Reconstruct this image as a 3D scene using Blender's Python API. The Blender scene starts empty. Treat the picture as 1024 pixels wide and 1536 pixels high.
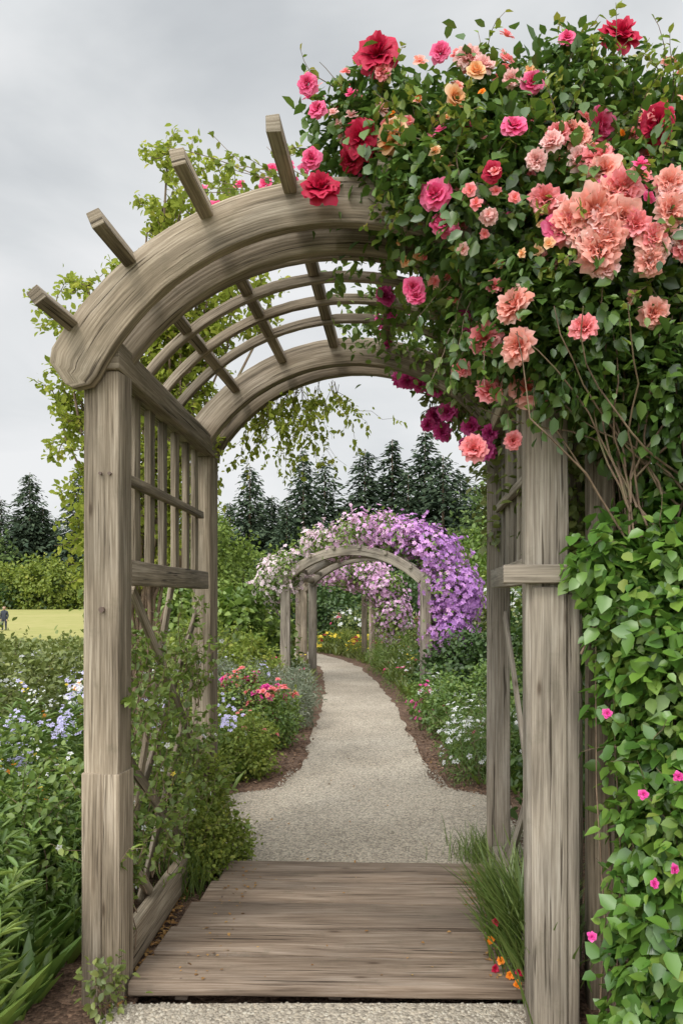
import bpy, math, random
import numpy as np
from mathutils import Vector
rng = np.random.default_rng(11)
random.seed(5)
scene = bpy.context.scene
COL = scene.collection

# ------------------------------------------------------------------ helpers
def nrm(a):
    a = np.asarray(a, float)
    return a / np.maximum(np.linalg.norm(a, axis=-1, keepdims=True), 1e-9)

def empty(name, loc=(0, 0, 0)):
    e = bpy.data.objects.new(name, None)
    e.empty_display_size = 0.1
    e.location = loc
    COL.objects.link(e)
    return e

def adopt(o, parent):
    if parent is not None:
        o.parent = parent
        o.location = -Vector(parent.location)

def quad_mesh(name, v, f, mat, parent=None, attrs=None, smooth=False, uv=None):
    v = np.asarray(v, np.float32); f = np.asarray(f, np.int32)
    me = bpy.data.meshes.new(name)
    k = f.shape[1]
    me.vertices.add(len(v)); me.vertices.foreach_set('co', v.ravel())
    me.loops.add(f.size); me.loops.foreach_set('vertex_index', f.ravel())
    me.polygons.add(len(f)); me.polygons.foreach_set('loop_start', np.arange(len(f), dtype=np.int32) * k)
    me.update(calc_edges=True)
    if attrs:
        for an, av in attrs.items():
            a = me.attributes.new(an, 'FLOAT', 'POINT')
            a.data.foreach_set('value', np.asarray(av, np.float32))
    if uv is not None:
        l = me.uv_layers.new(name='UVMap')
        l.data.foreach_set('uv', np.asarray(uv, np.float32).ravel())
    if smooth:
        me.polygons.foreach_set('use_smooth', np.ones(len(f), bool))
    if mat: me.materials.append(mat)
    o = bpy.data.objects.new(name, me)
    COL.objects.link(o)
    adopt(o, parent)
    return o

# ------------------------------------------------------------------ node materials
def mat_new(name):
    m = bpy.data.materials.new(name); m.use_nodes = True
    nt = m.node_tree
    for n in list(nt.nodes): nt.nodes.remove(n)
    return m, nt
def N(nt, t, **kw):
    n = nt.nodes.new(t)
    for k, val in kw.items():
        if hasattr(n, k): setattr(n, k, val)
        else: n.inputs[k].default_value = val
    return n
def ramp(nt, stops):
    r = nt.nodes.new('ShaderNodeValToRGB')
    el = r.color_ramp.elements
    while len(el) < len(stops): el.new(0.5)
    for e, (p, c) in zip(el, stops):
        e.position = p; e.color = (c[0], c[1], c[2], 1)
    return r

def leaf_mat(name, cols, trans=0.3, rough=0.5, spec=0.04, attr='rnd', isl=0.5, gain=(1, 1, 1)):
    m, nt = mat_new(name); L = nt.links.new
    out = N(nt, 'ShaderNodeOutputMaterial')
    at = N(nt, 'ShaderNodeAttribute', attribute_name=attr)
    geo = N(nt, 'ShaderNodeNewGeometry')
    mx = N(nt, 'ShaderNodeMix'); mx.data_type = 'FLOAT'; mx.inputs[0].default_value = isl
    L(at.outputs['Fac'], mx.inputs[2]); L(geo.outputs['Random Per Island'], mx.inputs[3])
    st = [(i / (len(cols) - 1), tuple(min(.9, q * g) for q, g in zip(c, gain))) for i, c in enumerate(cols)]
    r = ramp(nt, st); L(mx.outputs[0], r.inputs[0])
    d = N(nt, 'ShaderNodeBsdfDiffuse'); L(r.outputs[0], d.inputs[0])
    sh = d.outputs[0]
    if trans > 0:
        t = N(nt, 'ShaderNodeBsdfTranslucent'); L(r.outputs[0], t.inputs[0])
        ms = N(nt, 'ShaderNodeMixShader'); ms.inputs[0].default_value = trans
        L(sh, ms.inputs[1]); L(t.outputs[0], ms.inputs[2]); sh = ms.outputs[0]
    if spec > 0:
        g = N(nt, 'ShaderNodeBsdfGlossy'); g.inputs['Roughness'].default_value = rough; g.inputs[0].default_value = (1, 1, 1, 1)
        m2 = N(nt, 'ShaderNodeMixShader'); m2.inputs[0].default_value = spec
        L(sh, m2.inputs[1]); L(g.outputs[0], m2.inputs[2]); sh = m2.outputs[0]
    L(sh, out.inputs[0])
    return m

def wood_mat(name, dark, mid, light, moss=0.25):
    m, nt = mat_new(name); L = nt.links.new
    out = N(nt, 'ShaderNodeOutputMaterial')
    uv = N(nt, 'ShaderNodeUVMap'); uv.uv_map = 'UVMap'
    def uvn(scale, det, rough=.6, dist=0.):
        mp = N(nt, 'ShaderNodeMapping'); mp.inputs['Scale'].default_value = (scale[0], scale[1], 1); L(uv.outputs[0], mp.inputs[0])
        n = N(nt, 'ShaderNodeTexNoise'); n.inputs['Scale'].default_value = 1; n.inputs['Detail'].default_value = det; n.inputs['Roughness'].default_value = rough; n.inputs['Distortion'].default_value = dist
        L(mp.outputs[0], n.inputs['Vector']); return n
    n1 = uvn((3.2, 120), 5); n2 = uvn((1.3, 14), 5, .6, .4)
    mx = N(nt, 'ShaderNodeMix'); mx.data_type = 'FLOAT'; mx.inputs[0].default_value = .5; L(n1.outputs[0], mx.inputs[2]); L(n2.outputs[0], mx.inputs[3])
    r1 = ramp(nt, [(0.36, dark), (0.5, mid), (0.64, light)]); L(mx.outputs[0], r1.inputs[0])
    tc = N(nt, 'ShaderNodeTexCoord')
    nb = uvn((.9, 3.0), 4)
    r2 = ramp(nt, [(0.3, (.68, .69, .70)), (0.7, (1.2, 1.17, 1.12))]); L(nb.outputs[0], r2.inputs[0])
    mul = N(nt, 'ShaderNodeMix'); mul.data_type = 'RGBA'; mul.blend_type = 'MULTIPLY'; mul.inputs[0].default_value = 1
    L(r1.outputs[0], mul.inputs[6]); L(r2.outputs[0], mul.inputs[7])
    n3 = N(nt, 'ShaderNodeTexNoise'); n3.inputs['Scale'].default_value = 11; n3.inputs['Detail'].default_value = 7; n3.inputs['Roughness'].default_value = .7
    L(tc.outputs['Object'], n3.inputs['Vector'])
    r3 = ramp(nt, [(0.56, (0, 0, 0)), (0.7, (moss,) * 3)]); L(n3.outputs[0], r3.inputs[0])
    mm = N(nt, 'ShaderNodeMix'); mm.data_type = 'RGBA'; L(r3.outputs[0], mm.inputs[0]); L(mul.outputs[2], mm.inputs[6])
    mm.inputs[7].default_value = (.09, .085, .05, 1)
    n4 = uvn((1.4, 55), 3)
    r4 = ramp(nt, [(0.34, (.22, .2, .18)), (0.385, (1, 1, 1))]); L(n4.outputs[0], r4.inputs[0])
    m4 = N(nt, 'ShaderNodeMix'); m4.data_type = 'RGBA'; m4.blend_type = 'MULTIPLY'; m4.inputs[0].default_value = .95
    L(mm.outputs[2], m4.inputs[6]); L(r4.outputs[0], m4.inputs[7])
    # knots
    mk = N(nt, 'ShaderNodeMapping'); mk.inputs['Scale'].default_value = (1.5, 5, 1); L(uv.outputs[0], mk.inputs[0])
    vk = N(nt, 'ShaderNodeTexVoronoi'); vk.inputs['Scale'].default_value = 1.6; L(mk.outputs[0], vk.inputs['Vector'])
    rk = ramp(nt, [(0.03, (.3, .24, .2)), (0.08, (.85, .82, .8)), (.12, (1, 1, 1))]); L(vk.outputs['Distance'], rk.inputs[0])
    mk2 = N(nt, 'ShaderNodeMix'); mk2.data_type = 'RGBA'; mk2.blend_type = 'MULTIPLY'; mk2.inputs[0].default_value = .8
    L(m4.outputs[2], mk2.inputs[6]); L(rk.outputs[0], mk2.inputs[7])
    oi = N(nt, 'ShaderNodeObjectInfo')
    mr = N(nt, 'ShaderNodeMapRange'); mr.inputs[3].default_value = .80; mr.inputs[4].default_value = 1.18
    L(oi.outputs['Random'], mr.inputs[0])
    hs = N(nt, 'ShaderNodeHueSaturation'); L(mr.outputs[0], hs.inputs['Value']); L(mk2.outputs[2], hs.inputs['Color'])
    p = N(nt, 'ShaderNodeBsdfPrincipled'); p.inputs['Roughness'].default_value = .82; p.inputs['Specular IOR Level'].default_value = .25
    L(hs.outputs[0], p.inputs['Base Color'])
    ad = N(nt, 'ShaderNodeMath', operation='ADD'); L(n1.outputs[0], ad.inputs[0]); L(r4.outputs[0], ad.inputs[1])
    b = N(nt, 'ShaderNodeBump'); b.inputs['Strength'].default_value = .7; b.inputs['Distance'].default_value = .004
    L(ad.outputs[0], b.inputs['Height']); L(b.outputs[0], p.inputs['Normal'])
    L(p.outputs[0], out.inputs[0])
    return m

def ground_mat(name, cols, sc_big, sc_small, bump=.01, cell=None, rough=.95, cellamt=.5):
    m, nt = mat_new(name); L = nt.links.new
    out = N(nt, 'ShaderNodeOutputMaterial')
    tc = N(nt, 'ShaderNodeTexCoord')
    n1 = N(nt, 'ShaderNodeTexNoise'); n1.inputs['Scale'].default_value = sc_big; n1.inputs['Detail'].default_value = 6; n1.inputs['Roughness'].default_value = .6
    n2 = N(nt, 'ShaderNodeTexNoise'); n2.inputs['Scale'].default_value = sc_small; n2.inputs['Detail'].default_value = 4; n2.inputs['Roughness'].default_value = .7
    L(tc.outputs['Object'], n1.inputs['Vector']); L(tc.outputs['Object'], n2.inputs['Vector'])
    mx = N(nt, 'ShaderNodeMix'); mx.data_type = 'FLOAT'; mx.inputs[0].default_value = .5
    L(n1.outputs[0], mx.inputs[2]); L(n2.outputs[0], mx.inputs[3])
    r = ramp(nt, [(.33 + .34 * i / (len(cols) - 1), c) for i, c in enumerate(cols)])
    L(mx.outputs[0], r.inputs[0])
    src = r.outputs[0]
    p = N(nt, 'ShaderNodeBsdfPrincipled'); p.inputs['Roughness'].default_value = rough; p.inputs['Specular IOR Level'].default_value = .2
    hsrc = n2.outputs[0]
    if cell:
        vo = N(nt, 'ShaderNodeTexVoronoi'); vo.inputs['Scale'].default_value = cell
        L(tc.outputs['Object'], vo.inputs['Vector'])
        bw = N(nt, 'ShaderNodeSeparateColor'); L(vo.outputs['Color'], bw.inputs[0])
        rr = ramp(nt, [(0, (.45, .44, .43)), (.5, (1, 1, 1)), (1, (1.5, 1.48, 1.42))]); L(bw.outputs[0], rr.inputs[0])
        mu = N(nt, 'ShaderNodeMix'); mu.data_type = 'RGBA'; mu.blend_type = 'MULTIPLY'; mu.inputs[0].default_value = cellamt
        L(src, mu.inputs[6]); L(rr.outputs[0], mu.inputs[7]); src = mu.outputs[2]
        hsrc = vo.outputs['Distance']
    L(src, p.inputs['Base Color'])
    b = N(nt, 'ShaderNodeBump'); b.inputs['Strength'].default_value = .8; b.inputs['Distance'].default_value = bump
    if cell: b.invert = True
    L(hsrc, b.inputs['Height']); L(b.outputs[0], p.inputs['Normal']); L(p.outputs[0], out.inputs[0])
    return m

WOOD = wood_mat('weathered_wood', (.088, .068, .046), (.235, .190, .138), (.43, .365, .285))
WOOD_D = wood_mat('deck_wood', (.105, .072, .050), (.235, .176, .130), (.355, .285, .225), moss=.3)
WOOD_G = wood_mat('grey_wood', (.11, .092, .072), (.25, .214, .17), (.40, .358, .30))
GRAVEL = ground_mat('gravel', [(.24, .205, .16), (.34, .295, .235), (.43, .38, .31)], 1.2, 60, .006, cell=80, cellamt=.8)
MULCH = ground_mat('mulch', [(.05, .03, .02), (.13, .08, .055), (.24, .16, .11)], 6, 70, .012, cell=60, cellamt=.8)
GRASS = ground_mat('grass', [(.06, .09, .02), (.10, .14, .035), (.14, .18, .055)], .5, 25, .02)
LAWN = ground_mat('lawn_grass', [(.20, .21, .06), (.29, .28, .09), (.38, .33, .14)], .06, 1.2, .02)

# ------------------------------------------------------------------ wood parts
def sweep(name, rings, mat, parent, bevel=.004, jit=.0012):
    rings = np.array(rings, float)              # n x 4 x 3
    n = len(rings)
    rings = rings + rng.normal(0, jit, rings.shape)
    cen = rings.mean(1)
    s = np.concatenate([[0], np.cumsum(np.linalg.norm(np.diff(cen, axis=0), axis=1))])
    d = np.linalg.norm(np.roll(rings[0], -1, 0) - rings[0], axis=1)
    if n > 20: d = np.linalg.norm(np.roll(rings[n // 2], -1, 0) - rings[n // 2], axis=1)
    per = np.concatenate([[0], np.cumsum(d)])
    uo, vo = rng.random(2) * 20
    v = rings.reshape(-1, 3); f = []; uv = []
    for i in range(n - 1):
        for j in range(4):
            a, b = i * 4 + j, i * 4 + (j + 1) % 4
            f.append((a, b, b + 4, a + 4))
            uv += [(s[i] + uo, per[j] + vo), (s[i] + uo, per[j + 1] + vo), (s[i + 1] + uo, per[j + 1] + vo), (s[i + 1] + uo, per[j] + vo)]
    f.append((3, 2, 1, 0)); uv += [(uo, vo), (uo + .01, vo), (uo + .01, vo + .08), (uo, vo + .08)]
    e = (n - 1) * 4
    f.append((e, e + 1, e + 2, e + 3)); uv += [(uo, vo), (uo + .01, vo), (uo + .01, vo + .08), (uo, vo + .08)]
    o = quad_mesh(name, v, f, mat, parent, uv=uv)
    if bevel:
        b = o.modifiers.new('bevel', 'BEVEL'); b.width = bevel; b.segments = 2; b.limit_method = 'ANGLE'; b.angle_limit = math.radians(50)
    return o

def beam(name, p0, p1, w, h, mat, parent, up=(0, 0, 1), seg=None, bevel=.004, jit=.0012, side=None):
    p0 = np.array(p0, float); p1 = np.array(p1, float)
    d = nrm(p1 - p0); up = np.array(up, float)
    if side is not None:
        x = nrm(np.array(side, float) - d * np.dot(side, d)); z = nrm(np.cross(x, d))
    else:
        x = nrm(np.cross(d, up)); z = nrm(np.cross(x, d))
    L = np.linalg.norm(p1 - p0)
    n = seg or max(2, int(L / .35) + 1)
    R = []
    for t in np.linspace(0, 1, n):
        c = p0 + (p1 - p0) * t
        R.append([c - x * w / 2 - z * h / 2, c + x * w / 2 - z * h / 2, c + x * w / 2 + z * h / 2, c - x * w / 2 + z * h / 2])
    return sweep(name, R, mat, parent, bevel, jit)

class Frame:
    """plan of an arbor: four corner points (inner faces of the posts)"""
    def __init__(s, LF, RF, LB, RB):
        s.c = [np.array(p, float) for p in (LF, RF, LB, RB)]
    def A(s, u, v):
        LF, RF, LB, RB = s.c
        return (LF * (1 - u) + RF * u) * (1 - v) + (LB * (1 - u) + RB * u) * v
    def P(s, u, v, z, off=0):
        p = s.A(u, v)
        a = nrm(s.A(1, v) - s.A(0, v)) * off
        return np.array([p[0] + a[0], p[1] + a[1], z])
    def arc(s, v, ang, R, cz, fwd=0, cx=0):
        c = s.A(.5, v); a = nrm(s.A(1, v) - s.A(0, v)); f = np.array([-a[1], a[0]])
        x = math.cos(ang) * R + cx
        return np.array([c[0] + a[0] * x + f[0] * fwd, c[1] + a[1] * x + f[1] * fwd, cz + math.sin(ang) * R])

def arch(name, fr, v, cz, Ro, th_top, th_end, thick, fwd, a0, a1, mat, parent, cx=0, rounded=True, n=56):
    R = []
    for i, t in enumerate(np.linspace(0, 1, n)):
        a = math.radians(a0 + (a1 - a0) * t)
        k = abs(math.sin(a)); th = th_end + (th_top - th_end) * max(0, (k - .45) / .55)
        ro, ri = Ro, Ro - th
        if rounded:
            e = min(t, 1 - t) * abs(math.radians(a1 - a0)) * Ro
            if e < .10:
                q = math.sqrt(max(0.03, 1 - (1 - e / .10) ** 2))
                mid = ri + th * .35
                ro = mid + (ro - mid) * q; ri = mid + (ri - mid) * q
        R.append([fr.arc(v, a, ri, cz, fwd, cx), fr.arc(v, a, ri, cz, fwd + thick, cx), fr.arc(v, a, ro, cz, fwd + thick, cx), fr.arc(v, a, ro, cz, fwd, cx)])
    return sweep(name, R, mat, parent, .005, .0006)

# ================================================================== MAIN ARBOR
fr = Frame((-.967, 2.80), (.560, 2.63), (-.971, 4.42), (.645, 4.12))
arb = empty('garden_arbor', (-.2, 3.5, 0))
CZ = 1.835
def post(nm, u, v, off, w, dep, z0, z1, mat=WOOD, lean=0, yo=0):
    a = fr.P(u, v, z0, off); b = fr.P(u, v, z1, off)
    a[1] += dep / 2 + yo; b[1] += dep / 2 + yo; b[0] += lean
    ax = nrm(fr.A(1, v) - fr.A(0, v))
    return beam(nm, a, b, w, dep, mat, arb, side=(ax[0], ax[1], 0), bevel=.006)
post('post_front_a', 0, 0, -.07, .14, .12, .0, 2.415)
post('post_front_a_casing', 0, 0, -.107, .078, .13, -.02, .875, yo=-.008)
post('post_front_a_casing_b', 0, 0, -.029, .070, .13, -.02, .872, yo=-.006)
post('post_back_a', 0, 1, -.06, .12, .12, -.02, 2.40)
post('post_front_b', 1, 0, .078, .155, .13, 0, 2.5, WOOD_G, lean=-.015)
post('post_front_b_casing', 1, 0, .075, .125, .15, -.02, 1.585, WOOD_G, yo=-.012)
post('post_front_b_casing_b', 1, 0, .160, .042, .15, -.02, 1.56, WOOD_G, yo=-.006)
post('post_back_b', 1, 1, .065, .13, .12, -.02, 2.4, WOOD_G)
post('post_mid_b', 1, .35, .24, .13, .09, -.02, 2.3, WOOD)
post('post_mid_b2', 1, .12, .30, .10, .09, -.02, 2.1, WOOD)
a = fr.P(0, 0, 2.472, -.065); a[1] -= .02
b = fr.P(0, 1, 2.455, -.06); b[1] += .2
beam('top_plate_a', a, b, .13, .115, WOOD, arb, bevel=.006)
a = fr.P(1, 0, 2.555, .07); b = fr.P(1, 1, 2.455, .065); b[1] += .2
beam('top_plate_b', a, b, .13, .115, WOOD, arb, bevel=.006)
arch('arch_front', fr, 0, CZ, 1.232, .165, .215, .05, -.062, 152.5, 27, WOOD, arb, cx=.035)
arch('arch_front_inner', fr, 0, CZ, 1.21, .155, .18, .045, .135, 148, 30, WOOD, arb, cx=.02, rounded=False)
arch('arch_back', fr, 1, CZ + .015, 1.185, .15, .17, .06, -.07, 146, 32, WOOD, arb, cx=.0, rounded=False)
arch('arch_back_outer', fr, 1, CZ + .01, 1.19, .15, .17, .05, .13, 146, 32, WOOD, arb, rounded=False)
for i, v in enumerate([.24, .38, .54, .70]):
    arch('rib_%d' % i, fr, v, CZ, 1.185, .045, .045, .032, 0, 146, 34, WOOD, arb, cx=.0, rounded=False)
for i, ang in enumerate([142, 126.5, 110.5, 95, 79.5, 64, 48.5, 33]):
    ar = math.radians(ang); rad = math.cos(ar), math.sin(ar)
    p0 = fr.arc(-.0, ar, 1.222, CZ, ([-.30, -.34, -.38, -.40][i] if i < 4 else -.16), .035); p1 = fr.arc(1, ar, 1.170, CZ, .28, 0)
    beam('purlin_%d' % i, p0, p1, .048, .056, WOOD, arb, up=(rad[0] * .6, 0, rad[1]), seg=3, bevel=.003)
def side(u, sg, tag, mat):
    def q(v, z, off=0): return fr.P(u, v, z, sg * .06 + off)
    beam('mid_rail_' + tag, q(.075, 1.645, -sg * .045), q(.925 if u == 0 else .9, 1.645, -sg * .045), .04, .10, mat, arb)
    beam('upper_rail_' + tag, q(.075, 2.03, -sg * .02), q(.93, 2.03, -sg * .02), .03, .04, mat, arb)
    beam('bottom_rail_' + tag, q(.075, .105, -sg * .02), q(.95, .09, -sg * .02), .05, .17, mat, arb)
    for i, v in enumerate([.11, .24, .37, .50, .64, .78, .90]):
        beam('slat_%s_%d' % (tag, i), q(v, 1.69, .012 * sg), q(v, 2.418, .012 * sg), .028, .07, mat, arb, side=(1, 0, 0), bevel=.003)
    X = [((.09, .95), (.75, .18)), ((.09, .40), (.95, 1.45)), ((.20, 1.58), (.93, .62)), ((.10, .18), (.62, 1.6)), ((.3, .18), (.93, 1.1)), ((.09, .55), (.36, .18))]
    if u == 1: X = X[:2]
    for i, (p, q2) in enumerate(X):
        off = (.002 if p[1] > q2[1] else .022) * sg
        beam('lattice_%s_%d' % (tag, i), q(p[0], p[1], off), q(q2[0], q2[1], off), .018, .052, mat, arb, side=(1, 0, 0), bevel=.003)
side(0, -1, 'a', WOOD)
side(1, 1, 'b', WOOD_G)
a = fr.P(1, 0, 1.630, -.10); b = fr.P(1, 0, 1.630, .165); a[1] -= .035; b[1] -= .035
beam('cross_board_b', a, b, .03, .066, WOOD_G, arb, bevel=.004)
m_iron, nt = mat_new('rusty_iron'); p = N(nt, 'ShaderNodeBsdfPrincipled'); o_ = N(nt, 'ShaderNodeOutputMaterial'); nt.links.new(p.outputs[0], o_.inputs[0])
nz = N(nt, 'ShaderNodeTexNoise'); nz.inputs['Scale'].default_value = 200; rr = ramp(nt, [(.3, (.05, .035, .03)), (.7, (.16, .10, .07))]); nt.links.new(nz.outputs[0], rr.inputs[0]); nt.links.new(rr.outputs[0], p.inputs['Base Color'])
def bolt(i, x, y, z, r, par, flat=False):
    bpy.ops.mesh.primitive_cylinder_add(vertices=12, radius=r, depth=.012, location=(x, y, z), rotation=(0 if flat else math.pi / 2, 0, 0))
    c = bpy.context.object; c.name = 'bolt_%d' % i; c.data.materials.append(m_iron)
    c.parent = par; c.location = Vector(c.location) - Vector(par.location)
for i, (x, z) in enumerate([(-1.04, 2.02), (-1.005, 2.02), (-1.035, 1.50)]):
    bolt(i, x, 2.797, z, .006 if i < 2 else .011, arb)

# ================================================================== DECK
deck = empty('wooden_deck', (-.15, 3.4, 0))
ys = [2.80, 3.04, 3.295, 3.565, 3.835, 4.13]
for i in range(5):
    y0, y1 = ys[i] + .009, ys[i + 1] - .009
    t = (y0 + y1) / 2; k = (t - 2.8) / 1.33
    xl = -.955 + .17 * k + rng.normal(0, .014); xr = .63 - .03 * k + rng.normal(0, .014)
    beam('deck_board_%d' % i, (xl, t + .02, .032 + .008 * rng.random()), (xr, t - .02, .032 + .008 * rng.random()), y1 - y0, .05, WOOD_D, deck, side=(0, 1, 0), bevel=.009, jit=.0025)
    for j, x in enumerate((-.75, .5)):
        for dy in (-.06, .06): bolt(i * 4 + j * 2 + (dy > 0), x, t + dy, .056, .005, deck, True)
for i, (x) in enumerate([-.75, -.15, .5]):
    beam('joist_%d' % i, (x, 2.86, -.010), (x, 4.09, -.010), .05, .03, WOOD_D, deck)

# ================================================================== GROUND
def sheet(name, xs, ysv, z, mat):
    X, Y = np.meshgrid(xs, ysv)
    v = np.stack([X, Y, np.full_like(X, z)], -1).reshape(-1, 3); nx = len(xs); f = []
    for j in range(len(ysv) - 1):
        for i in range(nx - 1):
            a = j * nx + i; f.append((a, a + 1, a + nx + 1, a + nx))
    return quad_mesh(name, v, f, mat)
sheet('ground', np.linspace(-600, 600, 13), np.linspace(-200, 1200, 15), -.09, GRASS)
sheet('lawn', np.linspace(-90, -5, 12), np.linspace(22, 92, 10), -.02, LAWN)

def strip(name, secs, z, mat, jit, step=.12, crown=0.0, y0=None, y1=None):
    S = np.array(secs, float)
    y = np.arange(S[0, 0] if y0 is None else y0, (S[-1, 0] if y1 is None else y1) + 1e-6, step)
    xl = np.interp(y, S[:, 0], S[:, 1]) + np.convolve(rng.normal(0, jit, len(y)), [.25, .5, .25], 'same')
    xr = np.interp(y, S[:, 0], S[:, 2]) + np.convolve(rng.normal(0, jit, len(y)), [.25, .5, .25], 'same')
    us = np.linspace(0, 1, 9)
    v = []; f = []
    for j in range(len(y)):
        for u in us: v.append((xl[j] + (xr[j] - xl[j]) * u, y[j], z + crown * math.sin(math.pi * u)))
    for j in range(len(y) - 1):
        for i in range(8):
            a = j * 9 + i; f.append((a, a + 1, a + 10, a + 9))
    return quad_mesh(name, v, f, mat, smooth=True)
PATH = [(-4, -1.2, .85), (2.8, -.98, .68), (4.1, -1.0, .75), (4.5, -1.3, .95), (5.4, -1.38, 1.02), (5.7, -1.25, .95), (5.95, -.76, .56), (7, -.66, .47), (8.3, -.69, .42), (10, -.72, .33),
        (11.8, -.78, .2), (14, -.95, -.02), (16.2, -1.15, -.3), (18, -1.7, -.75), (20, -2.7, -1.5), (23, -4.6, -3.0), (26, -7.5, -5.2)]
SOIL = [(y, l - .75 if y > 4.4 else l - 1.4, r + .75 if y > 4.4 else r + 1.2) for y, l, r in PATH]
strip('soil', SOIL, -.012, MULCH, .08, y1=2.79, step=.1)
strip('soil', SOIL, -.012, MULCH, .08, y0=4.12)
# shallow bed under and beside the deck
SD = [(2.79, -2.4, 1.9), (4.12, -2.4, 1.95)]
strip('soil', [(2.69, -2.4, -.93), (4.22, -2.4, -.78)], -.016, MULCH, 0, step=.17)
strip('soil', [(2.69, .60, 1.9), (4.22, .58, 1.95)], -.016, MULCH, 0, step=.17)
strip('soil', [(2.75, -1.05, .75), (4.18, -1.0, .75)], -.085, MULCH, 0, step=.13)
strip('gravel_path', PATH, -.004, GRAVEL, .03, crown=.004, y1=2.815, step=.0985)
strip('gravel_path', PATH, -.004, GRAVEL, .03, crown=.004, y0=4.115)
PA = np.array(PATH)
def on_path(x, y, m=0.0):
    return (x > np.interp(y, PA[:, 0], PA[:, 1]) - m) & (x < np.interp(y, PA[:, 0], PA[:, 2]) + m)

# ================================================================== LEAF TEMPLATES
def T(v, f, t=None):
    v = np.array(v, float); return v, np.array(f), (np.array(t, float) if t is not None else v[:, 1].copy())
OVAL = T([(0, 0, 0), (.27, .25, .08), (.30, .6, .07), (0, 1, -.08), (-.30, .6, .07), (-.27, .25, .08)], [(0, 1, 2, 3), (0, 3, 4, 5)])
ROUND = T([(0, 0, 0), (.34, .2, .1), (.34, .55, .08), (0, 1, -.08), (-.34, .55, .08), (-.34, .2, .1)], [(0, 1, 2, 3), (0, 3, 4, 5)])
LANCE = T([(0, 0, 0), (.09, .25, .03), (.09, .6, .02), (0, 1, -.14), (-.09, .6, .02), (-.09, .25, .03)], [(0, 1, 2, 3), (0, 3, 4, 5)])
BLADE = T([(-.014, 0, 0), (.014, 0, 0), (-.013, .35, .02), (.013, .35, .02), (-.010, .7, -.05), (.010, .7, -.05), (-.002, 1, -.22), (.002, 1, -.22)], [(0, 1, 3, 2), (2, 3, 5, 4), (4, 5, 7, 6)])
def mk_flower(n, r=.5, z=.12, wid=.5):
    v = []; f = []; t = []
    for i in range(n):
        a = 2 * math.pi * i / n; w = math.pi / n * wid * 2
        b = len(v)
        for (aa, rr_, zz, tt) in [(a, .02, 0, 0), (a - w * .5, r * .62, z, .6), (a, r, z * .6, 1), (a + w * .5, r * .62, z * 1.2, .6)]:
            v.append((math.cos(aa) * rr_, math.sin(aa) * rr_, zz)); t.append(tt)
        f.append((b, b + 1, b + 2, b + 3))
    return T(v, f, t)
FLOWER = mk_flower(5, wid=.9)
def mk_rose(layers, g=4, seed=1, ruffle=.08):
    r_ = np.random.default_rng(seed); v = []; f = []; t = []
    for li, (npet, L, phi, half, base) in enumerate(layers):
        for k in range(npet):
            a0 = 2 * math.pi * (k + .5 * (li % 2) + r_.normal(0, .08)) / npet
            ph = math.radians(phi + r_.normal(0, 7)); Lk = L * (1 + r_.normal(0, .08)); p1, p2 = r_.random(2) * 6
            b = len(v); pt = r_.normal(0, .08)
            for j in range(g):
                tv = j / (g - 1)
                fw = np.interp(tv, [0, .35, .7, 1], [.4, .9, 1, .82])
                for i in range(g):
                    u = 2 * i / (g - 1) - 1
                    te = tv * (1 - .16 * u * u * tv)
                    rr_ = base + Lk * te * math.sin(ph * (.45 + .6 * te))
                    zz = Lk * te * math.cos(ph * (.6 + .45 * te)) - base * .4
                    rf = ruffle * tv * math.sin(4.3 * u + p1); rz = ruffle * tv * math.cos(5.1 * u + p2)
                    aa = a0 + u * half * fw
                    v.append((math.cos(aa) * (rr_ + rf), math.sin(aa) * (rr_ + rf), zz + rz))
                    t.append(min(1, max(0, .1 + pt + .8 * te * (.5 + .5 * li / len(layers)) + .15 * abs(u) * tv)))
            for j in range(g - 1):
                for i in range(g - 1):
                    c = b + j * g + i; f.append((c, c + 1, c + g + 1, c + g))
    v = np.array(v); v /= 2 * np.abs(v[:, :2]).max()
    return T(v, f, t)
ROSE_A = mk_rose([(3, .4, 4, 1.3, .02), (3, .5, 8, 1.2, .06), (4, .62, 20, 1.0, .09), (5, .7, 36, .85, .12), (6, .78, 55, .72, .13), (7, .85, 75, .62, .12), (7, .85, 95, .6, .10)], 6, 3, .06)
ROSE_B = mk_rose([(3, .4, 4, 1.1, .02), (4, .5, 10, 1.0, .06), (6, .6, 24, .8, .09), (8, .68, 38, .62, .11), (9, .74, 52, .58, .12), (10, .80, 68, .55, .12), (9, .82, 88, .55, .1)], 6, 4, .085)
ROSE_C = mk_rose([(3, .45, 4, 1.3, .04), (4, .6, 10, 1.2, .12), (4, .72, 18, 1.1, .18), (5, .85, 34, .9, .22), (5, .9, 62, .8, .2), (5, .9, 85, .75, .18)], 6, 5, .035)
ROSE_S = mk_rose([(3, .5, 15, 1.0, .05), (5, .65, 45, .75, .08), (6, .75, 80, .65, .08)], 3, 9, .07)

def scatter(name, tmpl, pos, Y, Z, size, mat, parent, rnd=None, smooth=False):
    tv, tf, tt = tmpl; n = len(pos)
    if n == 0: return None
    Y = nrm(Y); X = np.cross(Y, Z); X = nrm(X); Z = np.cross(X, Y)
    s = np.broadcast_to(np.asarray(size, float), (n,))[:, None, None]
    v = pos[:, None, :] + s * (tv[None, :, 0:1] * X[:, None, :] + tv[None, :, 1:2] * Y[:, None, :] + tv[None, :, 2:3] * Z[:, None, :])
    f = tf[None] + (np.arange(n) * len(tv))[:, None, None]
    if rnd is None: rnd = rng.random(n)
    return quad_mesh(name, v.reshape(-1, 3), f.reshape(-1, tf.shape[1]), mat, parent,
                     {'rnd': np.repeat(rnd, len(tv)), 't': np.tile(tt, n)}, smooth)

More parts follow.
